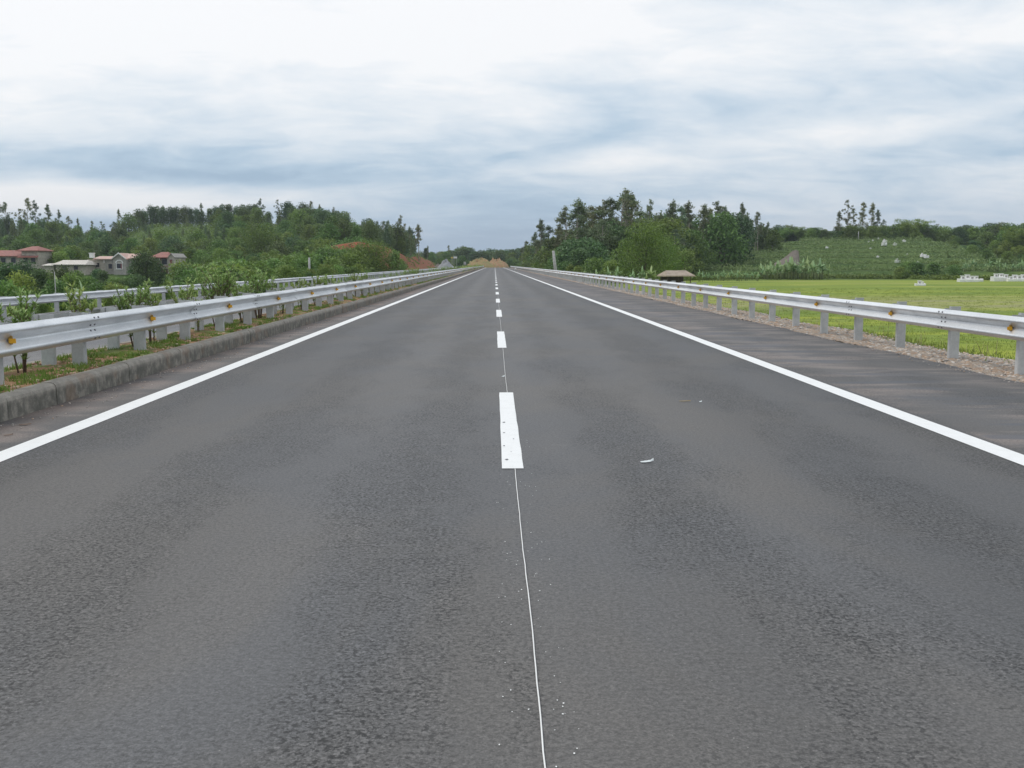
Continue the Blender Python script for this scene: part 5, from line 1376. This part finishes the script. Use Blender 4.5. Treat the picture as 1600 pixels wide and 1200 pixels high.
# ------------------------------------------------------------------ tombs
def tomb_meshes():
    b = MB(); b.box(-.9, .9, -.55, .55, -.5, .28, .04); base = b.mesh('base', M['white'])
    h = MB(); h.box(-.32, .32, .18, .46, .282, .82, .05); h.box(-.40, .40, .12, .50, .82, .90, .03); h.box(-.9, -.78, -.5, .5, .282, .42, .02); h.box(.78, .9, -.5, .5, .282, .42, .02); head = h.mesh('headstone', M['white'])
    p = MB(); p.box(-.18, .18, .165, .178, .38, .70); pl = p.mesh('plaque', M['wall_grey'])
    return base, head, pl
TB = tomb_meshes()
def tomb(u, D, s, label, group=None, ybase=None, wide=1.0):
    x, y = at(u, D); z = H1(x, y)
    if ybase is not None: z = zpx(ybase, D)
    r = empty('tomb', (x, y, z), rnd.uniform(-.2, .2), label, 'tomb', group, (s*wide, s, s))
    link('base', TB[0], r); h = link('headstone', TB[1], r); link('plaque', TB[2], h)
tomb(1439, 136, .78, 'single white tomb standing alone in the rice field', wide=.9)
tomb(1444, 136.6, .62, 'small white tomb block touching the lone tomb in the rice field', wide=.5)
for i, (u, D, s, yb) in enumerate([(1507, 166, 1.0, 439.0), (1514, 170, 1.05, 437.5), (1521, 167, .95, 438.8), (1528, 169, .95, 438.8)]):
    tomb(u, D, s, ['leftmost white tomb of the group at the field edge', 'tallest white tomb in the left group at the field edge', 'third white tomb of the left group, low and broad', 'white tomb at the right end of the left group'][i], 'white tombs at the field edge', yb)
for i, (u, D, s, yb) in enumerate([(1559, 172, 1.0, 435.5), (1566.5, 174, 1.0, 435.2), (1574, 172, .95, 436.2), (1582, 170, .8, 438), (1588, 171, 1.05, 437.8), (1595, 170, 1.0, 438.3), (1602, 171, 1.1, 437.8)]):
    tomb(u, D, s, ['first tomb of the right white group, left end', 'second tomb of the right white group', 'third tomb of the right white group, slightly lower', 'low white tomb linking the two clusters of the right group', 'tall tomb fourth from the right picture edge cluster', 'white tomb just inside the right picture edge', 'white tomb cut by the right picture edge'][i], 'white tombs at the field edge', yb)
def onhill(u, yt):
    """distance at which the hill surface is seen on row yt"""
    for D in np.arange(205, 345, .7):
        x = X_of(u, D)
        if HY - (H1(x, D) + .5 - 1.4)/D*F <= yt: return D
    return 335
for i, (u, yt, s) in enumerate([(1371, 373, 1.3), (1381, 376, 1.7), (1380, 381, 2.0), (1397, 382, 1.4), (1356, 377, .8), (1411, 377, 1.4), (1359, 387, .7), (1371, 401, .8), (1417, 399, .9), (1441, 400, 1.5), (1447, 401, 1.4), (1402, 409, 1.5), (1434, 411, 1.2), (1291, 387, 1.0), (1362, 376, .8)]):
    D = onhill(u, yt); lab = ['small white tomb highest on the terraced hill', 'white tomb directly above the largest hill tomb', 'largest white tomb on the terraced hill', 'leaning white tomb right of the largest hill tomb', 'tiny white tomb at the left of the upper hill tombs', 'pale tomb right of the upper hill tombs', 'tiny tomb one terrace below the upper ones',
                              'small tomb alone halfway down the terraces', 'small pale tomb left of the middle pair', 'left one of the white pair halfway down', 'right one of the white pair halfway down', 'grey white tomb low on the slope above the green bank', 'small tomb low on the slope beside scrub', 'single tiny tomb far left on the upper terraces', 'tiny tomb second from the left of the upper hill tombs'][i]
    x, y = at(u, D - 1.0); z = H1(x, y) + .65
    r = empty('tomb', (x, y, z), rnd.uniform(-.3, .3), lab, 'tomb', 'white tombs on the terraced hill', (s*.36, s*.5, s*.46))
    link('base', TB[0], r); h = link('headstone', TB[1], r); link('plaque', TB[2], h)

# ------------------------------------------------------------------ haze
HAZE = 0.00017
m = bpy.data.materials.new('haze'); m.use_nodes = True; t = NT(m.node_tree); t.n.clear()
out = t.node('ShaderNodeOutputMaterial'); pv = t.node('ShaderNodeVolumePrincipled'); t.l.new(pv.outputs[0], out.inputs['Volume'])
pv.inputs['Color'].default_value = (.80, .88, 1.0, 1); pv.inputs['Density'].default_value = HAZE; pv.inputs['Anisotropy'].default_value = .2
mb = MB(); mb.box(-3700, 3700, -70, 6100, -9, 170)
tag(mb.build('haze', m), kind='stuff')
